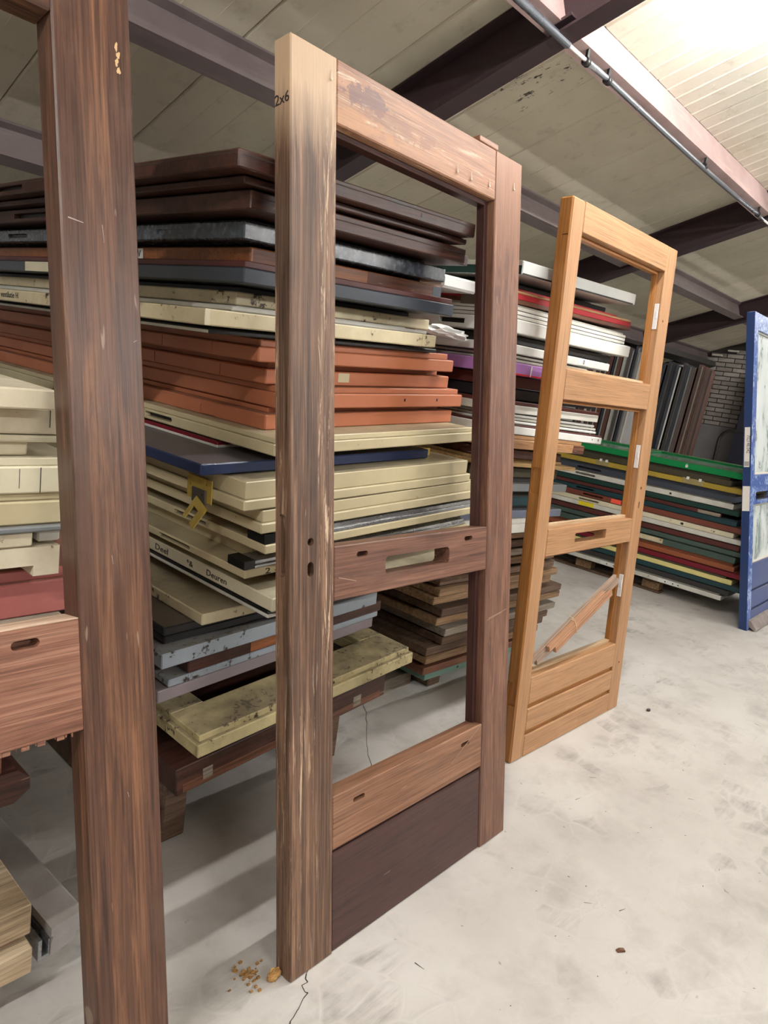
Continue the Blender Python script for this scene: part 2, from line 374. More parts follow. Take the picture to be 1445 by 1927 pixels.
# walls
def plaster(key, c):
    n = NT(key); v = n.coords((1, 1, 1), world=True); a = n.noise(v, 1.5, 6, .6)
    n.base(n.ramp(a, [(.3, srgb(*[q*.82 for q in c])), (.7, srgb(*c))])); n.rough(.8); return n.m
grey_pl = plaster('grey_plaster', (120, 117, 115)); light_pl = plaster('light_plaster', (178, 175, 170)); mortar = plaster('dark_mortar', (60, 54, 50))
wl = box('wall_left', light_pl, None, X0, X1, Y1, Y1+.2, 0, 1.99, 0, kind='structure')
def gable(name, x0, x1, mat):
    m = MB(); m.prism([(Y0-.2, 0), (Y1+.2, 0), (Y1+.2, roofz(Y1+.2)-.005), (Y0-.2, roofz(Y0-.2)-.005)], 0, x0, x1); return m.build(name, mat, None, kind='structure')
wf = gable('wall_far', X1, X1+.2, mortar); wn = gable('wall_near', X0-.2, X0, light_pl)
wr = box('wall_right', grey_pl, None, X0, X1, Y0-.2, Y0, 0, roofz(Y0)-.01, 0, kind='structure')
def brick_mat():
    n = NT('greyed_brick'); oi = n.new('ShaderNodeObjectInfo'); v = n.coords((1, 1, 1)); a = n.noise(v, 14, 6, .65)
    col = n.ramp(oi.outputs['Random'], [(0, srgb(128, 119, 112)), (.5, srgb(140, 132, 125)), (1, srgb(152, 145, 138))])
    col = n.mix(n.math('MULTIPLY', n.mask(a, .45, .7), .5), col, srgb(100, 88, 80)); n.base(col); n.rough(.85); n.bump(a, .4, .004); return n.m
bm_ = brick_mat(); bme = {}
def brick(y0, y1, z):
    L_ = round(y1-y0, 3)
    if L_ not in bme:
        o = MB().box(-.012, .004, 0, L_, 0, .052, .003).build('brick', bm_); bme[L_] = o.data; bpy.data.objects.remove(o)
    o = link('brick', bme[L_], wf); o.location = (X1-.004, y0, z)
box('plaster_base', grey_pl, wf, X1-.012, X1+.01, 1.6, Y1, 0, 1.245, .002)
box('plaster_base', light_pl, wf, X1-.012, X1+.01, Y0, 2.42, 1.26, roofz(2.42)-.01, .002)
for r in range(20):
    z = 1.252 + r*.0625; off = (r % 2)*.11
    for k in range(-1, 10):
        a = 2.44 + k*.22 + off; b = a + .208
        a, b = max(a, 2.43), min(b, Y1-.01)
        if b-a < .04 or z+.055 > roofz(b)-.01: continue
        brick(round(a, 3), round(b, 3), z)
# scraps of white sealing foam on top of the brickwork
for y in (3.35, 3.55): MB().box(X1-.06, X1-.01, y-.07, y+.07, roofz(y)-.10, roofz(y)-.075, .008).build('foam_sealant', plain('white_foam', (214, 208, 200), .8), wf)

# lamp battens hung from the roof above the aisle, outside the picture
for lx, ly, lz, ll, lw in LAMPS:
    t = link('lamp_batten', MB().box(-ll/2, ll/2, -.025, .025, .0, .05).build('lamp_batten', plain('white_enamel', (225, 225, 222), .4)).data, ceiling)
    bpy.data.objects.remove([q for q in bpy.data.objects if q.name.startswith('lamp_batten') and q.parent is None][0])
    t.matrix_parent_inverse = Matrix.LocRotScale(ceiling.location, ceiling.rotation_euler, None).inverted(); t.location = (lx, ly, lz)
    lm = NT('lit_tube'); lm.base(srgb(240, 240, 236)); lm.b.inputs['Emission Color'].default_value = (*LAMP_COL, 1); lm.b.inputs['Emission Strength'].default_value = lw/(PI*2*PI*.016*ll)
    MB().tube([(-ll/2, 0, -.020), (ll/2, 0, -.020)], .016, 12).build('tube', lm.m, t)
    top = roofz(ly) - lz
    for s_ in (-1, 1): MB().tube([(s_*ll*.35, 0, .058), (s_*ll*.35, 0, top)], .004, 6).build('suspension_rod', plain('zinc', (150, 150, 150), .4, 1), t)

# ------------------------------------------------------------------ conduit under the purlin
zinc = paint('galvanised', (165, 170, 178), (120, 124, 130), .5, .3, 6, metal=.85)
t = thing('conduit', 'galvanised steel cable conduit clipped along the underside of the pinkish purlin', 'conduit', (0, 0, 0))
cz = roofz(1.715)-.215
cy = 1.70
MB().tube([(1.2, cy, cz+.02), (2.645, cy, cz+.004)], .0155, 12).build('pipe', zinc, t)
MB().tube([(2.64, cy, cz+.004), (2.80, cy, cz+.004)], .008, 8).build('cable', plain('white_cable', (225, 222, 215), .5), t)
MB().tube([(2.80, cy, cz+.004), (2.99, cy, cz+.006), (3.6, cy, cz-.004), (4.2, cy, cz-.010), (4.8, cy, cz-.008), (5.26, cy, cz)], .0125, 12).build('pipe', zinc, t)
MB().tube([(5.24, cy, cz), (5.40, cy, cz-.004)], .009, 10).build('pipe', zinc, t)
MB().tube([(5.39, cy, cz-.004), (5.9, cy, cz+.0), (7.5, cy, cz)], .007, 8).build('cable', plain('white_cable', (225, 222, 215), .5), t)
blk = plain('black_plastic', (24, 23, 24), .45)
for cx in (2.995, 4.215, 1.9, 2.80, 5.26):
    MB().tube([(cx-.012, cy, cz), (cx+.012, cy, cz)], .0175, 12).box(cx-.008, cx+.008, cy-.006, cy+.006, cz+.012, cz+.055, .001).build('clip', blk, t)
# ------------------------------------------------------------------ the standing doors
T = .054
# -- near, left: dark red-brown door (only its right stile and one rail in view)
NW = dict(dark=(58, 39, 32), mid=(90, 62, 49), light=(148, 104, 74))
def near_wood(ax): return wood('near_mahogany', NW['dark'], NW['mid'], NW['light'], ax, 20, .85, .36)
def rail_wood(ax): return wood('near_rail', (104, 66, 50), (142, 98, 78), (172, 128, 104), ax, 40, 1.2, .5)
D1 = thing('glazed_door', 'dark red-brown glassless wooden door, cut off by the picture edge', 'door', (.63, .824, 0), (-.211, 0, .013), group=None)
box('stile', near_wood('z'), D1, -.128, 0, 0, T, 0, 2.115, .003)
box('stile', near_wood('z'), D1, -.92, -.795, 0, T, 0, 2.115, .003)
box('top_rail', near_wood('x'), D1, -.795, -.128, 0, T, 1.925, 2.115, .003)
box('middle_rail', rail_wood('x'), D1, -.795, -.128, .001, T, .826, 1.006, .002, {'-y': [(-.232, -.190, .974, .988, .03, .007), (-.74, -.70, .974, .988, .03, .007)]})
box('bottom_rail', near_wood('x'), D1, -.795, -.128, .001, T, 0, .3, .003)
blob_later = plain('raw_splinter', (206, 172, 126), .8)
box('raw_top_edge', wood('raw_edge', (196, 160, 136), (222, 192, 168), (236, 212, 192), 'x', 30, 1, .7), D1, -.795, -.129, .001, T-.004, 1.0055, 1.0075, .0005)  # pale raw wood, with the strong light from above put into its colour
for q in range(26):           # torn fibres along the sawn lower edge of the rail
    x = random.uniform(-.6, -.14); box('torn_fibre', rail_wood('x'), D1, x, x+random.uniform(.0006, .0018), .003, .0042, .826-random.uniform(.002, .007), .8285, .0003)
    x = random.uniform(-.6, -.14); box('torn_fibre', rail_wood('x'), D1, x, x+.012, .004, .007, .819, .828, .0005)
for (x0, z0, x1, z1, w_) in ((-.117, 1.627, -.093, 1.624, .0011), (-.062, 1.628, -.060, 1.600, .0004), (-.016, 1.449, -.010, 1.453, .0005), (-.06, .70, -.058, .690, .0004), (-.07, 1.10, -.068, 1.085, .0004)):
    d = Vector((x1-x0, 0, z1-z0)).normalized(); s_ = Vector((-d.z, 0, d.x))*w_
    q = MB(); q.face([Vector((x0, -.0005, z0))-s_, Vector((x0, -.0005, z0))+s_, Vector((x1, -.0005, z1))+s_*.5, Vector((x1, -.0005, z1))-s_*.5], (0, -1, 0)); q.build('scratch', plain('scratch_white', (168, 152, 144), .7), D1)
# -- centre: tall weathered door with letter slot
def mid_wood(ax, tone=0):
    if tone == 0: return wood('weathered_teak', (60, 44, 36), (108, 81, 64), (160, 124, 98), ax, 30, 1.2, .5, fleck=(204, 176, 148), bleach=(1.97, 2.12, (204, 174, 142), .85))
    if tone == 1: return wood('red_merbau', (78, 50, 40), (112, 75, 60), (148, 106, 84), ax, 26, 1.0, .5)
    if tone == 2: return wood('dark_panel', (54, 32, 29), (70, 43, 39), (86, 56, 50), ax, 16, .8, .34, grime=.08)
    if tone == 3: return wood('top_rail_wood', (118, 80, 62), (158, 114, 88), (190, 146, 114), ax, 24, 1.0, .5, fleck=(206, 178, 150), stain=[(.225, 2.060, .10, .034, (108, 80, 76), .8), (.33, 2.03, .18, .030, (138, 98, 80), .55), (.22, 2.00, .16, .030, (186, 138, 98), .6)])
    if tone == 4: return wood('fresh_rail', (98, 64, 44), (134, 94, 70), (166, 124, 96), ax, 36, 1.0, .5)
    if tone == 5: return wood('right_stile', (80, 52, 42), (116, 80, 64), (154, 112, 88), ax, 22, 1.05, .45, wl=3.2, wave=2.2, bleach=(1.8, 2.14, (176, 132, 104), .55))
DOOR2 = thing('glazed_door', 'tall weathered brown wooden door without glass, central, letter slot in its middle rail', 'door', (1.024, .970, 0), (-.1716, 0, .0063))
W2, H2 = .9213, 2.115; SL, SR = .136, .779
hole = lambda x, z, r: (x-r, x+r, z-r, z+r, .035, r)
box('stile', mid_wood('z'), DOOR2, 0, SL, 0, T, 0, H2, .003,
    {'-y': [hole(.060, 1.039, .0095), (.0505, .0695, .959, .993, .035, .0094)], '-x': [(.018, .038, .962, 1.104, .018, .009)]}, label='near stile with keyholes and lock recess')
box('lock_mortise', plain('mortise_dark', (44, 26, 18), .8), DOOR2, .0165, .0178, .021, .035, .985, 1.085, .0005)
box('stile', mid_wood('z', 5), DOOR2, SR, W2, 0, T, 0, H2, .003)
trl = box('top_rail', mid_wood('x', 3), DOOR2, SL, SR, .0005, T, 1.976, H2, .003)
box('middle_rail', mid_wood('x', 1), DOOR2, SL, SR, .0005, T, .890, 1.021, .0025,
    {'-y': [(.318, .591, .932, .978, T/2, .012, 1), (.212, .252, .988, 1.001, .03, .0065), (.663, .703, .987, 1.000, .03, .0065)], '+y': [(.318, .591, .932, .978, T/2, .012, 1)]}, label='middle rail with letter slot')
box('lower_rail', mid_wood('x', 4), DOOR2, SL, SR, .001, T, .268, .405, .0025, {'-y': [(.207, .250, .364, .377, .03, .0065), (.670, .713, .361, .374, .03, .0065)]})
box('bottom_panel', mid_wood('x', 2), DOOR2, SL, SR, .004, T, 0, .258, .004, label='smooth dark bottom panel')
box('panel_backing', mid_wood('x', 2), DOOR2, SL, SR, .016, T, .256, .270, .0)
lip = mid_wood('z', 2)
for z0, z1 in ((.405, .890), (1.021, 1.976)):
    box('glazing_lip', lip, DOOR2, SR-.016, SR, .026, T, z0, z1, .001); box('glazing_lip', lip, DOOR2, SL, SL+.012, .03, T, z0, z1, .001)
box('glazing_lip', mid_wood('x', 2), DOOR2, SL+.012, SR-.016, .026, T, 1.962, 1.976, .001)
box('wood_block', mid_wood('x', 3), DOOR2, .700, .795, .004, .045, H2+.0035, H2+.020, .002, label='loose sliver of pale wood on the top edge')
def blob(name, mat, parent, cx, cz, w_, h_, seed, yy=-.0004, n=28):
    rn = random.Random(seed); m = MB(); pts = []; ph = [rn.uniform(0, 6.28) for _ in range(4)]
    for k in range(n):
        t_ = 2*PI*k/n; r_ = 1+.22*math.sin(2*t_+ph[0])+.16*math.sin(3*t_+ph[1])+.10*math.sin(5*t_+ph[2])+.08*math.sin(9*t_+ph[3])
        pts.append((cx+w_*r_*math.cos(t_), yy, cz+h_*r_*math.sin(t_)))
    c = (cx, yy, cz)
    for k in range(n): m.face([c, pts[k], pts[(k+1) % n]], (0, -1, 0))
    return m.build(name, mat, parent)
drip_m = plain('cream_drip', (232, 222, 200), .4)
for x, z in ((.875, 2.03), (.745, 2.005), (.655, 1.998), (.590, 2.000), (.116, 2.062)):
    MB().tube([(x, -.0015, z+.020), (x, -.002, z+.004), (x, -.0025, z), (x, -.002, z-.003)], [.0006, .0012, .003, .001], 8).build('paint_drip', drip_m, DOOR2)
ink = plain('ink', (38, 32, 34), .7)
text('ink_mark', '2x6', .032, ink, DOOR2, (-.0006, T/2, 1.988), LEFT)
for (x0, z0, x1, z1) in ((.79, .73, .87, .742), (.80, .735, .90, .748), (.62, .33, .775, .405), (.15, .945, .21, .93)):
    d = Vector((x1-x0, 0, z1-z0)).normalized(); s_ = Vector((-d.z, 0, d.x))*.0009
    q = MB(); q.face([Vector((x0, -.0006, z0))-s_, Vector((x0, -.0006, z0))+s_, Vector((x1, -.0006, z1))+s_, Vector((x1, -.0006, z1))-s_], (0, -1, 0)); q.build('scratch', plain('scratch_pale', (164, 138, 118), .7), DOOR2)
for q in range(4): blob('splinter_patch', blob_later, D1, -.026+.003*(q % 2), 1.915-.012*q, .0028, .006, q, -.0006)
# -- third: honey-coloured door with three openings
def oak(ax, tone=0):
    if tone: return wood('honey_shaded', (140, 88, 40), (168, 112, 56), (188, 134, 76), ax, 30, .9, .45)  # darker copy of the oak, painting the shade on side and recess faces
    return wood('honey_oak', (150, 108, 72), (176, 131, 91), (196, 153, 112), ax, 40, .75, .45)
D3 = thing('glazed_door', 'honey-coloured wooden door with three empty openings, standing behind the central brown door', 'door', (2.317, 1.190, 0), (-.0831, 0, -.0281))
W3, H3 = .910, 2.105; A3, B3 = .088, .812
box('stile', oak('z'), D3, 0, A3, 0, T, 0, H3, .006, {'-x': [(.008, .046, 1.058, 1.155, .006, .008), (.008, .046, .230, .325, .006, .008), (.006, .03, 1.974, 1.978, .006)]}, label='near stile with hinge recesses')
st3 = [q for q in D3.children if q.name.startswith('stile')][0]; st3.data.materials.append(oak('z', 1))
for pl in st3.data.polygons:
    if pl.normal.x < -.5 or (pl.center.x < .007 and pl.center.x > .0001): pl.material_index = 1  # shaded tone painted on the left side
box('stile', oak('z'), D3, B3, W3, 0, T, 0, H3, .003, {'-y': [hole(.857, 1.059, .0075), (.850, .863, .966, .998, .03, .006), hole(.850, 1.796, .006), hole(.868, .232, .006)]})
box('top_rail', oak('x'), D3, A3, B3, .0005, T, 2.000, H3, .002)
box('upper_rail', oak('x'), D3, A3, B3, .0005, T, 1.410, 1.520, .002)
box('lock_rail', oak('x'), D3, A3, B3, .0005, T, .816, .922, .002, {'-y': [(.300, .566, .852, .892, T/2, .006, 1)], '+y': [(.300, .566, .852, .892, T/2, .006, 1)]}, label='rail with letter slot')
for z0, z1 in ((0, .092), (.109, .203), (.222, .334)): box('bottom_board', oak('x'), D3, A3, B3, .0005, T, z0, z1, .004)
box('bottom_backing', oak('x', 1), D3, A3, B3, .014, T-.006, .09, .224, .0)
rough_m = wood('rough_rebate', (150, 118, 84), (190, 160, 124), (222, 200, 170), 'x', 50, 1.1, .8)
for z0, z1 in ((.334, .816), (.922, 1.410), (1.520, 2.000)):
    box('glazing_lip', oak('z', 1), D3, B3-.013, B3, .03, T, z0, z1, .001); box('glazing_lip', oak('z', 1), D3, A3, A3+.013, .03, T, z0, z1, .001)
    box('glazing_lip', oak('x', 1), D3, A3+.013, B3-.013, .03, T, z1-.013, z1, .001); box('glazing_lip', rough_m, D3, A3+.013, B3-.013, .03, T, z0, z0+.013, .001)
clip_m = plain('white_block', (226, 222, 220), .45)
for z0, z1 in ((1.757, 1.865), (1.150, 1.252), (.556, .66)):
    b = MB().box(B3-.0035, B3+.0005, .008, .028, z0, z1, .0012).build('glazing_block', clip_m, D3)
    MB().box(B3-.006, B3-.0034, .010, .018, z0+.045, z0+.075, .0008).build('block_tab', clip_m, b)
for z0 in (.924, .337): box('glazing_block', clip_m, D3, A3-.0005, A3+.004, .008, .028, z0, z0+.085, .001)
# the bundle of glazing laths lying slantwise in its bottom opening
t = thing('lath_bundle', 'tied bundle of thin wooden laths leaning slantwise in the bottom opening of the honey-coloured door', 'bundle')
t.parent = None; t.matrix_world = Matrix.LocRotScale(Vector((2.317, 1.190, 0)), None, None) @ Matrix.Rotation(-.0281, 4, 'Z') @ Matrix.Rotation(-.0831, 4, 'X')
lath = [wood('grey_lath', (124, 102, 88), (158, 134, 116), (186, 160, 140), 'x', 30, 1, .6), wood('orange_lath', (146, 100, 72), (176, 130, 98), (200, 156, 122), 'x', 30, 1, .6)]
an = math.atan2(.272, .676)
for i, (mt, l0, l1, yy, zz) in enumerate(((0, .03, .715, .004, .0), (1, .14, .62, -.014, -.004), (0, .0, .70, .004, .0275), (1, .10, .56, -.012, .0235))):
    o = MB().box(l0, l1, yy, yy+.015, zz, zz+.0265, .001).build('lath', lath[mt], t); o.location = (.113, .006, .357); o.rotation_euler = (0, -an, 0)
o = MB().tube([(.30, -.016, -.006), (.303, -.0165, .02), (.30, -.0145, .052), (.303, .004, .0555), (.30, .0205, .054), (.303, .021, .02), (.30, .0205, -.002), (.303, 0, -.006), (.30, -.016, -.006)], .0014, 6).tube([(.30, -.014, .053), (.285, -.018, .075), (.262, -.016, .10), (.255, -.014, .135)], .0011, 6).build('string', plain('jute', (206, 184, 142), .9), t)
o.location = (.113, .006, .357); o.rotation_euler = (0, -an, 0)
# -- far right: blue door
blue = paint('worn_blue', (70, 96, 160), (48, 70, 122), .6, .4, 7, chips=(146, 164, 200), chip_at=.61); blue_lo = paint('dusty_blue', (74, 88, 132), (104, 106, 122), .6, .5, 6)
blue_ed = paint('shaded_blue', (38, 58, 102), (32, 48, 82), .5, .38, 5)  # darker copy of the blue, painting the shade of left edge and grooves
D4 = thing('glazed_door', 'worn blue painted door with dirty glass panes standing past the far low stack', 'door', (5.264, 1.143, 0), (-.2000, 0, 0))
HB, WB = 2.172, .90
box('stile', blue, D4, 0, .088, 0, T, .0, HB, .003, {'-x': [(.01, .05, 1.60, 1.72, .003), ]}); box('stile', blue, D4, .812, WB, 0, T, 0, HB, .003)
box('top_rail', blue, D4, .088, .812, .0005, T, 2.055, HB, .003)
box('middle_rail', blue, D4, .088, .812, .0005, T, .870, 1.078, .003, {'-y': [(.135, .62, .900, .955, T/2, .01, 1), (.100, .112, .97, .982, .01, .005)], '+y': [(.135, .62, .900, .955, T/2, .01, 1)]}, label='rail with letter slot')
for z0, z1 in ((.0, .128), (.144, .262), (.278, .462)): box('bottom_board', blue_lo, D4, .088, .812, .0008, T, z0, z1, .004)
box('bottom_backing', blue_ed, D4, .088, .812, .016, T-.005, .125, .28, 0)
box('edge_face', blue_ed, D4, -.0012, .0002, .002, T-.002, .004, HB-.004, .0005)  # overlay puts the shade of this side into its colour
def glass_mat():
    n = NT('dirty_film_glass'); v = n.coords((1, 1, .45)); a = n.noise(v, 7, 6, .65, .6); b = n.noise(v, 40, 4, .7)
    m = n.mask(n.math('ADD', n.math('MULTIPLY', a, .8), n.math('MULTIPLY', b, .2)), .40, .52)
    n.base(n.mix(m, srgb(172, 186, 182), srgb(204, 210, 208))); n.rough(n.math('MULTIPLY_ADD', m, .5)); n.b.inputs['Roughness'].links[0].from_node.inputs[2].default_value = .12
    n.link(n.math('MULTIPLY', n.math('SUBTRACT', 1.0, m), .25), n.b.inputs['Transmission Weight']); return n.m
gm = glass_mat()
for z0, z1 in ((1.078, 2.055), (.462, .870)):
    box('glass_pane', gm, D4, .088, .812, .022, .030, z0, z1, .0005)
    bead = plain('grey_bead', (150, 148, 140), .6)
    box('glazing_bead', bead, D4, .088, .812, .010, .022, z1-.014, z1, .001); box('glazing_bead', plain('cream_bead', (214, 208, 196), .6), D4, .088, .812, .008, .022, z0, z0+.012, .001)
    box('glazing_bead', bead, D4, .088, .096, .010, .022, z0+.012, z1-.014, .001)
MB().prism([(-.0, .072), (-.018, .066), (-.030, .045), (-.050, .012), (-.050, .004), (-.034, .004), (-.0, .03)], 0, .03, .88).build('weather_bar', paint('weather_bar_grey', (150, 138, 132), (84, 78, 82), .7, .5, 9), D4)
lab = box('label_sticker', plain('label_white', (226, 220, 212), .5), D4, -.0022, -.0012, .012, .046, 1.13, 1.40, .0003)
text('label_number', '702146.042', .032, ink, lab, (-.0024, .022, 1.285), (PI/2, PI/2, -PI/2), .82)
for k in range(12): box('label_barcode', ink, lab, -.0025, -.0022, .014+k*.0025, .0152+k*.0025, 1.137, 1.168, 0)
box('label_sticker', plain('label_white', (226, 220, 212), .5), D4, -.0022, -.0012, .004, .050, .83, 1.00, .0003, label='blank white sticker')

# ------------------------------------------------------------------ doors lying in stacks
cream_old = paint('old_cream', (218, 205, 170), (140, 118, 84), .5, .5, 6, chips=(70, 56, 40), chip_at=.69)
beige = paint('beige', (206, 193, 156), (150, 134, 102), .4, .42, 4, chips=(96, 80, 54), chip_at=.76)
ivory = paint('ivory', (228, 220, 192), (160, 140, 100), .4, .45, 5, chips=(96, 74, 50), chip_at=.73)
dirtycream = paint('dirty_cream', (208, 192, 144), (112, 96, 66), .75, .6, 8, chips=(70, 56, 38), chip_at=.66)
terracotta = paint('terracotta', (188, 116, 82), (156, 88, 58), .4, .45, 5, chips=(96, 52, 32), chip_at=.78)
slate_m = paint('slate_blue', (66, 72, 82), (48, 50, 56), .4, .38, 4); hammer_m = paint('hammered_black', (54, 58, 64), (96, 104, 114), .9, .25, 60, spec=.7)
navy = paint('navy', (38, 50, 84), (28, 34, 54), .5, .38, 4); white = paint('white', (226, 226, 220), (176, 172, 162), .35, .4, 5); white2 = paint('off_white', (214, 212, 202), (150, 144, 130), .45, .45, 6, chips=(110, 98, 80), chip_at=.76)
paleblue = paint('pale_blue_grey', (152, 160, 168), (120, 122, 122), .45, .5, 6, chips=(54, 46, 40), chip_at=.685); lilac = paint('lilac_grey', (138, 126, 130), (110, 100, 98), .4, .55, 5)
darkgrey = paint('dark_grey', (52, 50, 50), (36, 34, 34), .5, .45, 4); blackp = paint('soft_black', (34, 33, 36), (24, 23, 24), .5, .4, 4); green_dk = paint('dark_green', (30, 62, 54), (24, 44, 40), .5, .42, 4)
teal = paint('dark_teal', (30, 62, 68), (24, 44, 50), .5, .42, 4); maroon = paint('maroon', (88, 44, 40), (64, 34, 32), .5, .45, 4); redbrown = paint('red_brown', (122, 66, 52), (92, 48, 40), .5, .45, 4)
greengrey = paint('green_grey', (70, 88, 80), (52, 64, 60), .5, .5, 4); crimson = paint('crimson', (116, 22, 38), (86, 18, 30), .4, .4, 4); red = paint('signal_red', (186, 44, 54), (150, 34, 44), .4, .38, 4)
yellow = paint('pale_yellow', (224, 212, 140), (180, 164, 100), .35, .45, 4); mustard = paint('mustard', (176, 150, 60), (140, 116, 44), .5, .42, 4); grass = paint('bright_green', (22, 134, 72), (18, 104, 58), .35, .35, 4)
purple = paint('purple', (166, 118, 178), (136, 92, 150), .3, .4, 4); midgrey = paint('mid_grey', (128, 132, 134), (100, 102, 104), .4, .42, 4); greyblue = paint('grey_blue', (108, 116, 134), (84, 90, 102), .4, .42, 4)
rust = paint('rust_orange', (150, 84, 52), (112, 60, 40), .5, .5, 4); pinkred = paint('faded_red', (178, 106, 100), (128, 62, 60), .5, .5, 5, chips=(60, 34, 30), chip_at=.76); olive = paint('dark_olive', (70, 64, 48), (46, 42, 32), .5, .5, 4)
silver = paint('aluminium', (176, 178, 180), (96, 96, 98), .6, .28, 12, metal=.75); alwhite = paint('white_aluminium', (206, 208, 204), (160, 160, 156), .4, .35, 6); blackgasket = plain('rubber', (18, 18, 18), .4)
brown_dk = wood('dark_merbau', (42, 24, 20), (66, 38, 30), (98, 60, 46), 'x', 18, 1, .42); brown_mid = wood('brown_merbau', (66, 38, 28), (104, 64, 46), (140, 94, 68), 'x', 20, 1, .5)
orangewood = wood('orange_stain', (104, 62, 36), (146, 86, 46), (168, 104, 58), 'x', 18, 1, .45); rawwood = wood('raw_timber', (92, 68, 48), (136, 106, 76), (172, 140, 104), 'x', 18, 1.1, .7); rawdark = wood('raw_timber_dark', (64, 46, 36), (96, 74, 58), (128, 102, 80), 'x', 18, 1.1, .7)
lightwood = wood('blank_timber', (150, 104, 66), (186, 138, 94), (206, 164, 122), 'x', 22, 1, .6); greywood = wood('greyed_timber', (110, 100, 88), (146, 134, 118), (172, 160, 142), 'x', 20, 1, .8)
pale_cream = paint('pale_cream', (224, 213, 186), (150, 130, 100), .55, .55, 8, chips=(110, 88, 62), chip_at=.70, dust=.3)
pale_block = wood('pale_block', (136, 112, 86), (186, 162, 130), (214, 194, 164), 'x', 16, 1.1, .8)
fibre = wood('straw_board', (110, 84, 50), (166, 134, 88), (206, 178, 128), 'x', 60, 1.2, .9)
brass = paint('yellow_passivated', (204, 178, 84), (150, 132, 90), .6, .35, 14, metal=.35, dust=0); steel_m = paint('dull_steel', (120, 116, 108), (84, 80, 74), .5, .4, 8, metal=.7)

def flat_door(label, x, y, z, w_, L_, t_, mat, tilt=0., yaw=0., lip=0., lipmat=None, slots=None, ins=.05, bands=None, extra=None, name='stacked_door', cat='door', group=None, frame=None):
    """a door lying flat: local x along its front edge, y away into the stack, z up"""
    r = thing(name, label, cat, (x, y, z), (0, -tilt, yaw), group)
    if frame:                                    # open frame: two stiles, two rails
        sw, rw = frame
        box('rail', mat, r, 0, w_, 0, sw, 0, t_, .003); box('rail', mat, r, 0, w_, L_-rw, L_, 0, t_, .003)
        box('stile', mat, r, 0, rw, sw, L_-rw, 0, t_, .003); box('stile', mat, r, w_-rw, w_, sw, L_-rw, 0, t_, .003)
    elif bands:                                  # layered edge: (fraction, material, name) from the bottom up
        a = 0
        for i, (fr, mt, nm) in enumerate(bands):
            q = .0015*(i % 2); box(nm, mt, r, q, w_-q, q, L_-q, a, a+fr*t_, .002); a += fr*t_
    else:
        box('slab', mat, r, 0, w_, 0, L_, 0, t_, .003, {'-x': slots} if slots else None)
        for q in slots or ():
            if q[4] > .015: box('slot_shade', plain('black_plastic', (24, 23, 24), .45), r, q[4]-.012, q[4]-.0005, q[0]+.001, q[1]-.001, q[2]+.001, q[3]-.001, 0)  # black insert paints the shade inside each deep slot
    if lip > .003 and frame:
        sw, rw = frame; zz = (t_-.0002, t_+lip-.0008)
        box('rebate_rail', mat, r, ins, w_-ins, ins, sw, *zz, .002); box('rebate_rail', mat, r, ins, w_-ins, L_-rw, L_-ins, *zz, .002)
        box('rebate_stile', mat, r, ins, rw, sw, L_-rw, *zz, .002); box('rebate_stile', mat, r, w_-rw, w_-ins, sw, L_-rw, *zz, .002)
    elif lip > .003: box('rebate', lipmat or mat, r, ins, w_-ins, ins, L_-ins, t_-.0002, t_+lip-.0008, .002)  # several dark lipmats put the shade between doors into the rebate colour
    for nm, mt, b in (extra or []): box(nm, mt, r, *b, .0012)
    return r
def run_stack(rows, gap_fill=True):
    """rows from the top down; the gap above each door is closed by the raised rebate of that door"""
    out = {}
    for i, R in enumerate(rows):
        R = dict(R); lip = 0
        if i > 0 and gap_fill:
            up = rows[i-1]; lip = 9
            for q in (0, .25, .5, .75, 1):
                xx = R['x'] + q*R['w']
                zb = up['z'] + math.tan(up.get('tilt', 0))*(xx-up['x']); zt = R['z'] + R['t'] + math.tan(R.get('tilt', 0))*(xx-R['x'])
                lip = min(lip, zb-zt)
            if lip < 0: R['t'] = R['t'] + lip - .0006; lip = 0
        k = R.pop('key', None)
        R['w_'] = R.pop('w'); R['t_'] = R.pop('t'); R['L_'] = R.pop('L', 2.0)
        out[k] = flat_door(lip=R.pop('lip', lip), **R)
    return out
def D(key, label, x, y, z, w, t, tilt, mat, **k): return dict(key=key, label=label, x=x, y=y, z=z, w=w, t=t, tilt=tilt, mat=mat, **k)

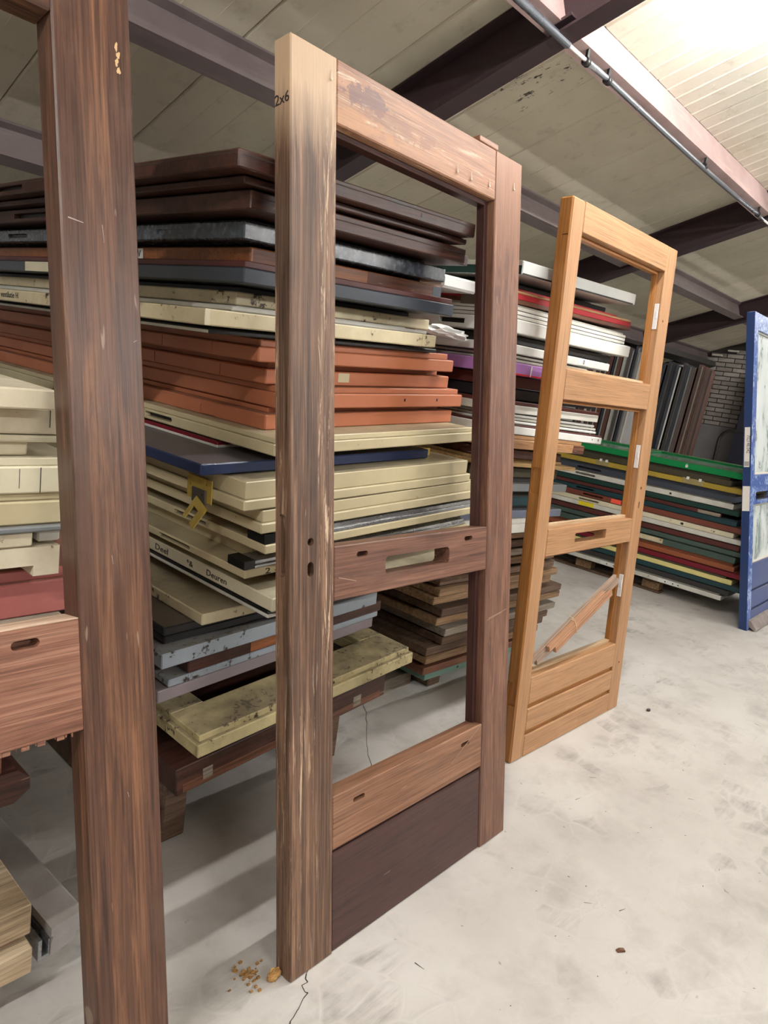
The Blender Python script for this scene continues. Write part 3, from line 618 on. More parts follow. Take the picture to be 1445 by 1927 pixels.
# near stack, right behind the central brown door (front edges face the aisle)
S1 = [
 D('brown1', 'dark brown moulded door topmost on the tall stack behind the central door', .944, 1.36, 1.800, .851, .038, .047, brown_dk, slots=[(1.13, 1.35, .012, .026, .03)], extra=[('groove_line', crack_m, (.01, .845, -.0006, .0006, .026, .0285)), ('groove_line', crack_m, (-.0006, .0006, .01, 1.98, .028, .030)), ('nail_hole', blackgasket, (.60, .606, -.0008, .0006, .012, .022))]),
 D('brown2', 'thin dark brown board second from the top of the tall stack', .991, 1.40, 1.783, .822, .016, .050, brown_dk),
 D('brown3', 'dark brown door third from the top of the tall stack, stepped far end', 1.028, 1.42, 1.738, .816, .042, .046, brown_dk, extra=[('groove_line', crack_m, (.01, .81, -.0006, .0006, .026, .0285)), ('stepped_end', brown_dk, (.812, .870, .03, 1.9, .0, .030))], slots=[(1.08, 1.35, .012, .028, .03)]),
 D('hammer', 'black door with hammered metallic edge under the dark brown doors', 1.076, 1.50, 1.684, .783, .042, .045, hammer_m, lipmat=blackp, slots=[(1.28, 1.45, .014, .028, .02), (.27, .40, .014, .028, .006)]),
 D('orangebrown', 'orange-brown stained door between the black and the slate one', 1.122, 1.53, 1.635, .763, .040, .046, orangewood, lipmat=brown_dk, extra=[('paper_tag', white2, (-.0012, .0002, .52, .56, .004, .036)), ('worn_edge', brown_mid, (.01, .27, -.0006, .0006, .003, .037)), ('worn_edge', brown_mid, (.42, .76, -.0006, .0006, .002, .038)), ('grey_end', slate_m, (.72, .764, -.0012, .001, .001, .036))]),
 D('slate', 'slate grey door with a worn red top edge', 1.051, 1.45, 1.579, .814, .036, .046, slate_m, lipmat=maroon, ins=.006, extra=[('paper_patch', ivory, (-.0012, .0002, 1.02, 1.27, .003, .034))]),
 D('cream7', 'weathered cream door directly below the slate grey one', 1.105, 1.55, 1.532, .771, .033, .047, cream_old, lipmat=blackp),
 D('cream8sheet', 'thin off-white sheet sandwiched between two weathered cream doors', 1.06, 1.50, 1.513, .75, .012, .048, white2),
 D('cream8', 'weathered cream door with a mitred block at its near corner', .936, 1.42, 1.468, .822, .037, .050, cream_old, extra=[('end_block', cream_old, (.76, .8225, -.003, .003, .002, .036)), ('corner_strip', ivory, (-.002, .012, -.003, .002, .001, .037))]),
 D('thin9', 'thin black panel lying on the topmost terracotta door', .97, 1.45, 1.452, .84, .012, .052, blackp, extra=[('pale_edge', white2, (-.0012, .0002, .005, 1.99, .001, .008))]),
 D('or_a', 'upper terracotta painted door of the group of four', 1.125, 1.46, 1.401, .798, .037, .055, terracotta, ins=.016, slots=[(.20, .206, .003, .034, .002), (.45, .456, .003, .034, .002)]),
 D('or_b', 'second terracotta door from the top, with a patch of bare filler', 1.185, 1.50, 1.345, .777, .039, .058, terracotta, ins=.03, extra=[('filler_patch', beige, (.26, .305, -.0006, .0006, .010, .036))], slots=[(.20, .206, .003, .034, .002), (.55, .556, .003, .034, .002)]),
 D('or_c', 'third terracotta door from the top, two dark screw holes in its edge', 1.20, 1.46, 1.287, .80, .040, .060, terracotta, ins=.012, extra=[('screw_hole', blackgasket, (.50, .507, -.0006, .0006, .018, .027)), ('screw_hole', blackgasket, (.66, .667, -.0006, .0006, .018, .027))]),
 D('or_d', 'lowest terracotta door, lying on the beige moulded one', 1.176, 1.47, 1.229, .793, .040, .063, terracotta, ins=.035, slots=[(.22, .30, .001, .030, .002, .008), (.75, .84, .001, .030, .002, .008)]),
 D('beige11', 'beige door with deep moulded edge right below the terracotta doors', 1.125, 1.36, 1.180, .841, .030, .063, beige, ins=.008, slots=[(.47, .62, .010, .024, .03, .007)]),
 D('red12', 'white and crimson door tucked far back above the navy one', 1.126, 1.60, 1.159, .70, .016, .050, crimson, extra=[('white_edge', white2, (-.001, .70, -.0012, .001, .0, .007)), ('white_edge', white2, (-.0012, .001, .0, 1.9, .0, .007))]),
 D('navy', 'navy blue door with dark top in the middle of the tall stack', .960, 1.42, 1.122, .850, .030, .050, navy, lipmat=darkgrey, extra=[('corner_bracket', brass, (.853, .895, .03, .033, .001, .026)), ('corner_bracket', brass, (.851, .854, .03, .08, .001, .026))]),
 D('beigeA', 'uppermost of four beige moulded doors, yellow steel lock on its end', 1.035, 1.34, 1.050, .915, .026, .056, beige, ins=.010),
 D('beigeB', 'second of the four beige moulded doors', 1.086, 1.33, .992, .916, .026, .060, beige, ins=.010),
 D('beigeC', 'third beige moulded door, with a shiny aluminium strip along its front', 1.106, 1.33, .938, .917, .024, .060, beige, ins=.075, extra=[('seal_end', blackgasket, (.0, .035, .004, .076, .0242, .050)), ('metal_strip', silver, (.034, .90, .010, .076, .0242, .047)), ('metal_strip', silver, (.034, .90, .004, .03, .0242, .034))], slots=[(.26, .42, .008, .018, .03, .005)]),
 D('beigeD', 'lowest beige moulded door, black and silver seal along its front', 1.082, 1.37, .864, .945, .022, .060, beige, ins=.075, extra=[('seal_end', blackgasket, (.0, .035, .004, .076, .0222, .045)), ('metal_strip', silver, (.034, .93, .010, .076, .0222, .040)), ('metal_strip', silver, (.034, .93, .004, .03, .0222, .030))], slots=[(.25, .41, .007, .017, .03, .005)]),
 D('white18', 'ivory door sticking out below the beige ones, handwriting on its end', 1.11, 1.285, .800, .85, .037, .040, ivory, ins=.12, lipmat=darkgrey),
 D('ledge', 'thin pale sheet directly under the ivory door with handwriting', 1.107, 1.295, .781, .83, .009, .040, white2, lip=.009, lipmat=blackgasket, ins=.003),
 D('cream19', 'small cream door set back under the overhanging ivory door', 1.059, 1.50, .696, .80, .032, .040, cream_old, lipmat=darkgrey, ins=.15),
 D('black20b', 'soft black door with rounded corner below the set-back cream one', .972, 1.54, .668, .80, .026, .040, blackp),
 D('black20', 'lower soft black door lying on the worn pale blue one', .990, 1.56, .634, .802, .024, .050, blackp, ins=.03),
 D('paleblue21', 'worn pale blue-grey door with chipped edge under the black ones', .968, 1.53, .578, .823, .048, .063, paleblue),
 D('brownor22', 'brown board with a bare orange section on its front edge', 1.061, 1.545, .540, .775, .037, .070, brown_dk, extra=[('bare_patch', orangewood, (.21, .50, -.0008, .0006, .004, .034))]),
 D('paleblue23', 'clean pale blue door below the brown and orange board', 1.006, 1.55, .509, .824, .027, .076, paleblue),
 D('lilac24', 'lilac-grey board under the pale blue doors', 0.981, 1.555, .466, .835, .036, .080, lilac),
 D('dirty26', 'dirty cream glazed door frame with open middle near the bottom of the stack', 1.036, 1.43, .346, .880, .040, .088, dirtycream, frame=(.155, .118), lip=.020, ins=.012),
 D('brown27', 'thick dark brown door at the very bottom, with a pale wooden plug', 1.028, 1.50, .195, .845, .086, .100, brown_dk, lip=0, extra=[('wood_plug', greywood, (.085, .118, -.0012, .001, .016, .052)), ('wood_plug', greywood, (.685, .722, -.0012, .001, .012, .05)), ('rust_strip', brown_mid, (.02, .82, -.0008, .0006, .004, .03))]),
]
s1 = run_stack(S1)
# fittings and writing on the near stack
q = s1['beigeA']
lp = MB().box(-.004, -.0005, .130, .240, -.014, .047, .0008, {'-x': [(.150, .156, .030, .046, .003), (.180, .194, .036, .046, .003), (.222, .228, .018, .046, .003)]}).build('lock_plate', brass, q)
MB().box(-.009, -.0042, .150, .212, -.020, .018, .0015, {'-x': [(.160, .168, .000, .008, .004, .004), (.196, .204, -.006, .002, .004, .004)]}).build('lock_bracket', steel_m, lp)
for dy, w2 in ((.0, .026), (.052, .016)):
    o = MB().box(-.003, .0, -.030+dy, -.030+dy+w2, -.062, .0, .0008).build('lock_tongue', brass, lp); o.location = (-.014, .150, -.014); o.rotation_euler = (.35, .45, 0)
o = MB().box(-.0035, .0005, -.030, .038, -.022, .0, .0008).build('lock_tongue', brass, lp); o.location = (-.014, .150, -.014); o.rotation_euler = (.35, .45, 0)
t = s1['white18']
text('handwriting', 'Deel', .026, ink, t, (-.0006, .52, .018), LEFT, 1.5); text('handwriting', "*&", .024, ink, t, (-.0006, .37, .018), LEFT, 1.3); text('handwriting', 'Deuren', .025, ink, t, (-.0006, .24, .018), LEFT, 1.25)
text('handwriting', 'ventilatie H', .026, ink, s1['cream8'], (-.0006, 1.12, .020), LEFT, 1.2)
text('handwriting', 'V', .028, ink, s1['orangebrown'], (-.002, .54, .020), LEFT); text('handwriting', '2 - 15', .022, ink, s1['beigeD'], (.11, -.0006, .010), FRONT, 1.8)
# square timbers that carry the near stack
def bearer(label, x, y, z1, wd=.09, L_=1.6, mat=None, ang=0., x2=None):
    r = thing('timber_bearer', label, 'timber', (x, y, 0), (0, 0, 0), None)
    box('beam', mat or rawdark, r, -wd/2, wd/2, 0, L_, 0, z1, .006); return r
bearer('squat timber block under the near end of the tall stack', 1.075, 1.57, .199, .08, .2)
bearer('timber bearer under the far end of the tall stack', 1.74, 1.62, .258, .09, .17)
r = thing('pallet', 'unseen pallet added to block light under the tall stack behind the central door', 'pallet', (1.0, 1.80, 0))  # hidden pallet, added to keep light from leaking in under the stack
for q in range(7): box('deck_board', rawdark, r, 0, .86, q*.22, q*.22+.15, .105, .125, .002)
for q in (0, .38, .76): box('stringer', rawdark, r, q, q+.10, 0, 1.47, 0, .1048, .003)
# second stack: behind and to the right, front edges face the aisle
S1B = [
 D('silver', 'white aluminium framed door on top of the far stack of white doors', 2.17, 1.42, 1.803, .92, .046, .040, alwhite, ins=.004, extra=[('white_top', white2, (-.0012, .0002, .004, 1.99, .030, .045)), ('green_edge', green_dk, (-.0012, .0002, .004, 1.99, .001, .030)), ('black_seal', blackgasket, (.004, .90, -.001, .001, .0, .006))]),
 D('black', 'black sheet tucked under the aluminium framed door', 2.24, 1.55, 1.772, .85, .022, .034, blackp),
 D('red', 'bright red door edge with bare wood above and below, in the far stack', 2.20, 1.45, 1.711, .96, .044, .028, red, bands=[(.34, brown_mid, 'wood_layer'), (.46, red, 'red_layer'), (.20, lightwood, 'wood_layer')], extra=[('hinge_leaf', steel_m, (-.0040, -.0014, .135, .235, -.012, .034))]),
 D('moulded', 'white moulded door under the bright red one', 2.20, 1.45, 1.662, .93, .040, .012, white2, ins=.01, bands=[(.3, white2, 'moulding'), (.05, blackgasket, 'groove'), (.3, white, 'moulding'), (.05, blackgasket, 'groove'), (.3, white2, 'moulding')]),
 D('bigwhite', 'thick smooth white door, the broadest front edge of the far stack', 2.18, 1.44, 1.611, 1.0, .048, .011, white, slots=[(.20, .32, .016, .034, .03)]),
 D('under', 'dark grey filler board painted as the shade under the broad white door', 2.25, 1.50, 1.577, .88, .030, .010, darkgrey),  # dark filler painted as the shade below the white door
 D('white5', 'white door with a round paper sticker on its edge', 2.22, 1.45, 1.542, .81, .032, .003, white, extra=[('paper_sticker', plain('sticker_paper', (236, 234, 228), .6), (.52, .60, -.0012, .001, .005, .029))]),
 D('sheet1', 'upper of two thin white sheets over the purple door', 2.25, 1.47, 1.528, .62, .010, .002, white2), D('sheet2', 'lower of two thin white sheets over the purple door', 2.25, 1.46, 1.514, .62, .010, .001, white2),
 D('purple', 'purple painted door in the far stack', 2.18, 1.45, 1.467, .46, .045, .0, purple, extra=[('white_drip', white, (.205, .213, -.0012, .001, .0, .040)), ('red_layer', red, (.0, .44, -.0008, .0006, .0005, .007))]),
 D('dk1', 'very dark brown door below the purple one', 2.24, 1.50, 1.420, .75, .044, .0, maroon), D('dk2', 'black-brown door in the middle of the far stack', 2.24, 1.49, 1.376, .82, .040, -.006, blackp),
 D('maroonwhite', 'white door with a maroon top layer in the far stack', 2.19, 1.45, 1.330, .83, .044, -.014, white2, bands=[(.68, white2, 'white_layer'), (.32, maroon, 'maroon_layer')]),
 D('thin1', 'first of three thin white sheets above the rounded white door', 2.24, 1.46, 1.317, .78, .010, -.03, white), D('thin2', 'second of three thin white sheets above the rounded white door', 2.24, 1.46, 1.305, .80, .010, -.032, white2), D('thin3', 'third of three thin white sheets above the rounded white door', 2.23, 1.455, 1.293, .81, .010, -.034, white),
 D('round', 'white door with rounded corner and two small holes, red line on top', 2.17, 1.45, 1.257, .93, .030, -.040, white, lipmat=maroon, ins=.003, extra=[('screw_hole', blackgasket, (.83, .836, -.0006, .0006, .014, .020)), ('screw_hole', blackgasket, (.89, .898, -.0006, .0006, .012, .022))]),
 D('wood', 'blank light wooden door with brown end, near the middle of the far stack', 2.20, 1.45, 1.200, .74, .036, -.036, lightwood, ins=.01, extra=[('brown_end', brown_mid, (.64, .741, -.0008, .0006, .001, .035))]),
 D('dkw', 'dark brown board between the blank wooden door and the straw board', 2.26, 1.52, 1.152, .62, .036, -.045, brown_dk),
 D('fibre', 'thin rough straw-coloured board poking out beside the honey-coloured door', 2.20, 1.50, 1.126, .80, .017, -.050, fibre),
 D('olive', 'dark olive door in deep shade under the straw board', 2.27, 1.57, 1.066, .70, .042, -.045, olive),
 D('grey14', 'mid grey profiled door with angled far end, upper of two', 2.22, 1.54, 1.012, .81, .034, -.042, midgrey, lipmat=darkgrey),
 D('teal15', 'dark teal door between the two grey profiled ones', 2.24, 1.55, .946, .66, .040, -.042, teal, lipmat=olive),
 D('grey16', 'grey-blue profiled door, lower of the two grey ones', 2.22, 1.54, .896, .80, .034, -.042, greyblue, lipmat=midgrey),
 D('white17', 'weathered white door lying on the raw timber pile', 2.22, 1.55, .826, .68, .042, -.042, white2, ins=.004),
]
for i, (x, z, wd, mt) in enumerate(((2.28, .775, .85, rawwood), (2.30, .730, .88, rawdark), (2.27, .685, .92, greywood), (2.31, .640, .90, rawwood), (2.29, .590, .95, rawdark), (2.31, .536, 1.0, rawwood), (2.29, .500, .98, rawwood), (2.375, .430, 1.05, rawdark), (2.36, .388, 1.08, rawwood), (2.45, .318, .98, greywood), (2.45, .276, .93, rawdark), (2.36, .240, 1.0, rawdark), (2.38, .192, .96, rawwood), (2.385, .135, .95, brown_mid))):
    nm = ['topmost', 'second', 'third', 'fourth', 'fifth', 'sixth', 'seventh', 'eighth', 'ninth', 'tenth', 'eleventh', 'twelfth', 'thirteenth', 'lowest'][i]
    S1B.append(D('raw%d' % i, '%s unpainted timber door of the brown pile under the white stack, counted from above' % nm, x, 1.60+.009*i, z, wd, .034, -.028, mt, L=1.9, group='unpainted timber doors'))
S1B.append(D('seagreen', 'sea-green board at the foot of the unpainted timber pile', 2.42, 1.73, .096, .96, .034, -.022, paint('sea_green', (104, 134, 120), (80, 100, 92), .4, .5, 5), L=1.8, extra=[('screw_hole', blackgasket, (.24, .255, -.0006, .0006, .012, .022)), ('screw_hole', blackgasket, (.36, .37, -.0006, .0006, .012, .022))]))
s2 = run_stack(S1B)
text('handwriting', '0', .026, ink, s2['white5'], (.565, -.0016, .017), FRONT, 1.2)
for x, y, z1, lb in ((2.60, 1.80, .090, 'timber bearer under the near side of the unpainted timber pile'), (3.15, 1.85, .074, 'timber bearer under the far side of the unpainted timber pile')): bearer(lb, x, y, z1, .09)
r = thing('timber_plank', 'greyed weathered plank on the floor under the unpainted timber pile', 'timber', (2.05, 1.86, 0), (0, 0, .02)); box('plank', greywood, r, 0, .46, 0, .12, 0, .065, .004)
# crumpled plastic film between the stacks
def crumple(name, label, loc, sc, mat, cat, seed, amp=.35, sub=3):
    bm = bmesh.new(); bmesh.ops.create_icosphere(bm, subdivisions=sub, radius=1); rn = random.Random(seed)
    for v in bm.verts: v.co *= 1 + rn.uniform(-amp, amp*.4); v.co.x *= sc[0]; v.co.y *= sc[1]; v.co.z = max(v.co.z, -.8)*sc[2]
    me = bpy.data.meshes.new(name); bm.to_mesh(me); bm.free(); me.materials.append(mat)
    o = link(name, me); o.location = loc; o['label'] = label; o['category'] = cat; o['kind'] = 'thing'; return o
film_m = plain('plastic_film', (226, 226, 224), .22)
crumple('plastic_film', 'crumpled scrap of white plastic film between the two tall stacks', (2.03, 1.61, 1.578), (.155, .05, .022), film_m, 'film', 4)
r = thing('wrapped_panel', 'white plastic-wrapped board end in the gap between the two tall stacks', 'board', (1.975, 1.60, 1.722), (0, -.034, 0)); box('film_wrap', film_m, r, 0, .20, 0, .9, 0, .044, .008)

# ------------------------------------------------------------------ third stack, at the back, long edges towards us
S2X, S2L = 5.45, 2.06
def u_of(Y, Yr): return (Yr + S2L) - Y
S2 = [('green', 'bright green door with greyish glass on top of the far low stack', 1.440, .994, .046, grass), ('blackbrown', 'black-brown door right under the bright green one', 1.517, .930, .042, olive),
 ('mustard', 'mustard yellow door with latch fittings near the top of the far low stack', 1.424, .888, .039, mustard), ('slate', 'slate blue door below the mustard one in the far low stack', 1.457, .822, .041, slate_m),
 ('white', 'white door with a round hole, third pale edge of the far low stack from below', 1.466, .772, .039, white2), ('dkgreen', 'dark green door directly under the white one with a round hole', 1.419, .731, .036, green_dk),
 ('maroon7', 'short dark maroon door with a white block at its near end', 1.534, .699, .026, maroon), ('teal8', 'dark teal door above the red-brown one in the far low stack', 1.417, .657, .038, teal),
 ('redbrown9', 'red-brown door with an orange-red sticker in the far low stack', 1.371, .612, .041, redbrown), ('cream10', 'upper of two adjoining cream doors, with lock slot and black hole', 1.421, .571, .036, ivory),
 ('cream11', 'lower of two adjoining cream doors, with a yellow sticker', 1.350, .533, .036, white2), ('maroon12', 'dull maroon door below the two cream ones', 1.360, .488, .036, maroon),
 ('slateg13', 'upper green-grey door in the lower half of the far low stack', 1.334, .448, .034, greengrey), ('slateg14', 'lower green-grey door, with a torn paper on its edge', 1.370, .394, .044, greengrey),
 ('orange15', 'rust orange door in the lower part of the far low stack', 1.362, .334, .036, rust), ('crimson16', 'crimson door between the rust orange and the pale yellow', 1.298, .290, .036, crimson),
 ('grey17', 'thin grey-brown board above the pale yellow door', 1.40, .274, .014, olive), ('yellow18', 'pale yellow door near the bottom of the far low stack', 1.357, .236, .036, yellow),
 ('teal19', 'dark teal door under the pale yellow one', 1.291, .196, .037, teal), ('dkgrey20', 'dark grey door second from the bottom of the far low stack', 1.359, .152, .037, darkgrey),
 ('white21', 'white door with hinge plates at the bottom of the far low stack', 1.403, .105, .034, white2)]
s3 = {}
for i, (k, lb, Yr, z, t_, mt) in enumerate(S2):
    lip = 0
    if i > 0: lip = S2[i-1][3] - (z+t_)
    if lip < 0: t_ += lip - .0006; lip = 0
    sl = []
    for kk, ya, yb in (('slate', 2.717, 2.503), ('white', 2.725, 2.544), ('teal8', 2.69, 2.53), ('redbrown9', 2.62, 2.44), ('cream10', 2.65, 2.47)):
        if kk == k: sl.append((u_of(ya, Yr), u_of(yb, Yr), t_*.3, t_*.72, .03, .006))
    if k == 'green':
        r = thing('stacked_door', lb, 'door', (S2X, Yr+S2L, z), (0, 0, -PI/2))
        box('stile', mt, r, 0, S2L, 0, .12, 0, t_, .003); box('stile', mt, r, 0, S2L, .76, .88, 0, t_, .003)
        box('rail', mt, r, 0, .16, .12, .76, 0, t_, .003); box('rail', mt, r, S2L-.14, S2L, .12, .76, 0, t_, .003); box('rail', mt, r, 1.05, 1.16, .12, .76, 0, t_, .003)
        box('glass_pane', plain('grey_glass', (150, 170, 160), .15), r, .16, S2L-.14, .12, .76, .02, .028, 0); s3[k] = r
        for j in range(3): box('paper_scrap', white2, r, .30+.09*j, .46+.1*j, .03+.03*j, .11+.04*j, t_-.001, t_+.002+.003*j, .0005)
        continue
    r = thing('stacked_door', lb, 'door', (S2X, Yr+S2L, z), (0, 0, -PI/2)); s3[k] = r
    box('slab', mt, r, 0, S2L, 0, .88, 0, t_, .003, {'-y': sl} if sl else None)
    if lip > .003: box('rebate', mt, r, .02, S2L-.02, .02, .86, t_-.0002, t_+lip-.0008, .002)
def on_s2(key, name, mt, ya, yb, z0, z1, th=.0016, y1=.0006):
    Yr = [q for q in S2 if q[0] == key][0][2]; return box(name, mt, s3[key], u_of(ya, Yr), u_of(yb, Yr), -th, y1, z0, z1, .0004)
tape_m = paint('dusty_tape', (156, 142, 96), (128, 116, 82), .5, .4, 8)
on_s2('mustard', 'latch_plate', tape_m, 1.86, 1.70, .004, .044, .004); on_s2('mustard', 'latch_plate', tape_m, 2.56, 2.45, .004, .044, .004)
for y in (1.83, 1.74, 2.53, 2.48): on_s2('mustard', 'latch_bolt', plain('white_enamel', (225, 225, 222), .4), y, y-.02, .034, .055, .009, -.0041)
on_s2('cream11', 'sticker', plain('sticker_yellow', (238, 214, 40), .5), 2.64, 2.505, .004, .036); on_s2('redbrown9', 'sticker', plain('sticker_orange', (248, 92, 72), .5), 2.37, 2.285, .002, .036)
on_s2('slateg14', 'torn_paper', cream_old, 2.09, 1.90, .008, .043); on_s2('maroon7', 'white_block', greywood, 1.70, 1.54, .001, .025)
on_s2('white', 'round_hole', blackgasket, 1.93, 1.915, .012, .026); on_s2('cream10', 'round_hole', blackgasket, 1.80, 1.78, .010, .026)
for y in (2.35, 1.87): 
    h = on_s2('white21', 'hinge_plate', white, y, y-.16, .003, .032, .003)
for y in (2.30, 2.24, 2.20, 1.82, 1.76, 1.72): on_s2('white21', 'hinge_screw', blackgasket, y, y-.009, .013, .022, .0045)
on_s2('yellow18', 'hinge_plate', yellow, 1.63, 1.50, .003, .033, .003); on_s2('green', 'sticker', white2, 1.86, 1.84, .014, .030)
text('sticker_letter', 'S', .04, plain('white_enamel', (225, 225, 222), .4), s3['green'], (u_of(1.85, 1.44), -.003, .023), FRONT)
# pallet under it
pal = rawdark
def pallet(label, x, y0, y1, h, blocks):
    r = thing('pallet', label, 'pallet', (x, y0, 0), (0, 0, 0))
    L_ = y1-y0
    for bx in (0, .36, .72): box('bottom_board', pal, r, bx, bx+.10, 0, L_, .0, .018, .002)
    for by in blocks:
        for bx in (0, .36, .72): box('block', rawwood, r, bx, bx+.10, by-y0-.07, by-y0+.07, .0182, h-.0182, .008)
    for by in blocks: box('deck_board', pal, r, 0, .82, by-y0-.06, by-y0+.06, h-.018, h, .002)
    return r
pallet('wooden pallet carrying the far low stack of coloured doors', 5.50, 1.86, 3.2, .104, (1.94, 2.52, 3.12))

# ------------------------------------------------------------------ left pile of cream pieces behind the nearest door
def piece(label, x1, y, z, t_, mat, w_=.62, L_=1.3, tilt=0., lip=0, name='stacked_door', cat='door', **k):
    return flat_door(label, x1-w_, y, z, w_, L_, t_, mat, tilt, 0, lip, name=name, cat=cat, **k)
piece('rounded cream door topmost on the pile behind the cut-off door', .520, 1.20, 1.288, .034, pale_cream, ins=.01)
piece('cream door with dark cracks second from the top of the pile behind the cut-off door', .567, 1.25, 1.240, .044, pale_cream, extra=[('crack_line', crack_m, (.50, .5012, -.0006, .0006, .004, .042)), ('crack_line', crack_m, (.585, .5865, -.0006, .0006, .012, .044))])
piece('thin cream strip below the cracked cream door', .566, 1.25, 1.226, .012, ivory)
piece('short cream offcut leaving a dark gap, on the pile behind the cut-off door', .505, 1.27, 1.200, .025, pale_cream, w_=.5, name='wood_offcut', cat='timber')
piece('cream moulded door with split joints in the pile behind the cut-off door', .600, 1.25, 1.136, .048, ivory, lip=.015, ins=.006, extra=[('crack_line', crack_m, (.505, .506, -.0006, .0006, .010, .044)), ('crack_line', crack_m, (.54, .5415, -.0006, .0006, .001, .046))])
piece('beige door fourth pale layer of the pile behind the cut-off door', .605, 1.25, 1.080, .042, beige, lip=.013, ins=.008)
piece('thin grey sheet under the beige door of the pile behind the cut-off door', .606, 1.24, 1.068, .011, midgrey)
piece('cream block with a notch under the thin grey sheet', .512, 1.25, 1.040, .027, pale_cream, w_=.5, name='wood_offcut', cat='timber')
piece('small white-grey block end beside the notched cream one', .564, 1.26, 1.044, .022, white2, w_=.04, L_=.5, name='wood_offcut', cat='timber')
r = thing('wood_offcut', 'pale L-shaped cream block end over the faded red door', 'timber', (-.10, 1.25, .984))
MB().prism([(0, .020), (.615, .020), (.615, .0), (.660, .0), (.660, .054), (0, .054)], 1, 0, 1.2).build('beam', pale_cream, r)
piece('faded red door with a notch in the pile behind the cut-off door', .70, 1.30, .888, .066, pinkred, L_=1.2, w_=.8, lip=.022, ins=.012, extra=[('raised_block', pinkred, (.735, .80, -.0, .06, .0655, .090)), ('gouge', crack_m, (.50, .505, -.0006, .0006, .024, .036)), ('gouge', crack_m, (.70, .706, -.0006, .0006, .002, .016))])
piece('brown-grey timber beam below the faded red door', .590, 1.27, .842, .045, greywood, name='wood_offcut', cat='timber')
for i, (z, t_, mt, lb) in enumerate(((.800, .041, olive, 'dark olive'), (.755, .044, brown_dk, 'dark brown'), (.710, .044, beige, 'beige'), (.665, .044, darkgrey, 'dark grey'), (.62, .044, pale_cream, 'cream'), (.555, .064, brown_mid, 'brown'))):
    piece('%s door low in the pile hidden by the rail of the cut-off door' % lb, .50, 1.32, z, t_, mt)
r = thing('wood_offcut', 'dark brown notched beam end low in the pile, below the rail of the cut-off door', 'timber', (-.1, 1.32, .470))
MB().prism([(0, 0), (.55, 0), (.56, .012), (.625, .012), (.655, .035), (.655, .06), (.63, .084), (0, .084)], 1, 0, 1.2).build('beam', brown_dk, r)
piece('dark grooved beam end under the notched brown one, behind the cut-off door', .485, 1.30, .405, .064, rawdark, name='wood_offcut', cat='timber')
piece('brown-black door lowest in the pile behind the cut-off door', .45, 1.36, .330, .074, darkgrey); piece('grey timber layer above the raw pale blocks by the threshold bar', .44, 1.36, .262, .067, greywood, name='wood_offcut', cat='timber')
# raw blocks and the aluminium threshold at lower left
piece('pale raw wooden block beside the grey threshold bar, upper of two', .553, 1.28, .188, .072, pale_block, w_=.5, L_=.30, name='wood_block', cat='timber'); piece('pale raw wooden block beside the grey threshold bar, lower of two', .552, 1.265, .104, .062, pale_block, w_=.5, L_=.30, name='wood_block', cat='timber')
piece('thin board between the two pale raw wooden blocks', .540, 1.30, .167, .020, brown_mid, w_=.48, L_=.3, name='wood_block', cat='timber')
r = thing('threshold_bar', 'long grey threshold bar with metal channel lying on the floor behind the cut-off door', 'threshold', (.570, 1.285, .098), (0, 0, .06))
zincg = paint('grey_threshold', (168, 163, 160), (122, 116, 110), .6, .45, 9, dust=.2)
MB().prism([(.030, .048), (.030, .070), (.098, .078), (.104, .074), (.104, .052), (.094, .052), (.094, .030), (.086, .030), (.086, .012), (.03, .002), (.03, .030), (.034, .048)], 1, 0, .72).build('bar', zincg, r)
MB().prism([(.004, .0), (.029, .0), (.029, .044), (.026, .044), (.026, .008), (.012, .008), (.012, .050), (.004, .050)], 1, .004, .72).build('metal_channel', silver, r)
for yy in (1.50, 1.9): 
    r = thing('timber_bearer', 'low timber bearer under the pile behind the cut-off door, %s' % ('front one' if yy < 1.6 else 'rear one'), 'timber', (-.1, yy, 0)); box('beam', rawdark, r, 0, .74, 0, .10, 0, .0975, .005)

# ------------------------------------------------------------------ doors standing at the back
BG = [paint('bg_brown', (96, 70, 60), (74, 54, 46), .5, .5, 4), paint('bg_slate', (58, 62, 70), (42, 44, 50), .5, .5, 4), paint('bg_grey', (150, 148, 146), (116, 112, 110), .5, .5, 4), paint('bg_taupe', (84, 76, 72), (62, 56, 54), .5, .5, 4), white2, brown_mid, darkgrey, paint('bg_rust', (108, 62, 50), (80, 48, 40), .5, .5, 4)]
bgn = ['brown', 'slate grey', 'light grey', 'taupe', 'white', 'warm brown', 'dark grey', 'rust brown']
def upright(label, x, y, th, h, mat, yaw, lean, wd=.8, edge=None, group=None):
    r = thing('upright_door', label, 'door', (x, y, 0), (0, 0, 0), group)
    r.rotation_mode = 'XYZ'; r.matrix_world = Matrix.Translation((x, y, 0)) @ Matrix.Rotation(yaw, 4, 'Z') @ Matrix.Rotation(lean, 4, 'X')
    box('slab', mat, r, 0, wd, 0, th, 0, h, .003)
    box('edge_strip', edge or BG[2], r, -.0025, .0002, 0, th*.30, .02, h-.02, .0005)
    return r
seq2 = [(.058, 0, 6), (.052, 5, 2), (.058, 0, 4), (.055, 3, 0), (.062, 1, 4), (.05, 3, 2), (.058, 1, 4), (.052, 6, 1), (.06, 1, 2), (.085, 6, 1)]
yy = 3.045; ordn = ['first', 'second', 'third', 'fourth', 'fifth', 'sixth', 'seventh', 'eighth', 'ninth', 'tenth', 'eleventh', 'twelfth']
for i, (th, c, e) in enumerate(seq2):
    upright('%s door edge from the brick side in the rank before the brick wall, %s' % (ordn[i], bgn[c]), 8.8+.02*(i % 3), yy, th-.004, 1.915+.02*((i*7) % 3), BG[c], .27, .05, edge=BG[e], group='doors standing before the brick wall'); yy += th/math.cos(.27)*.985 + .004
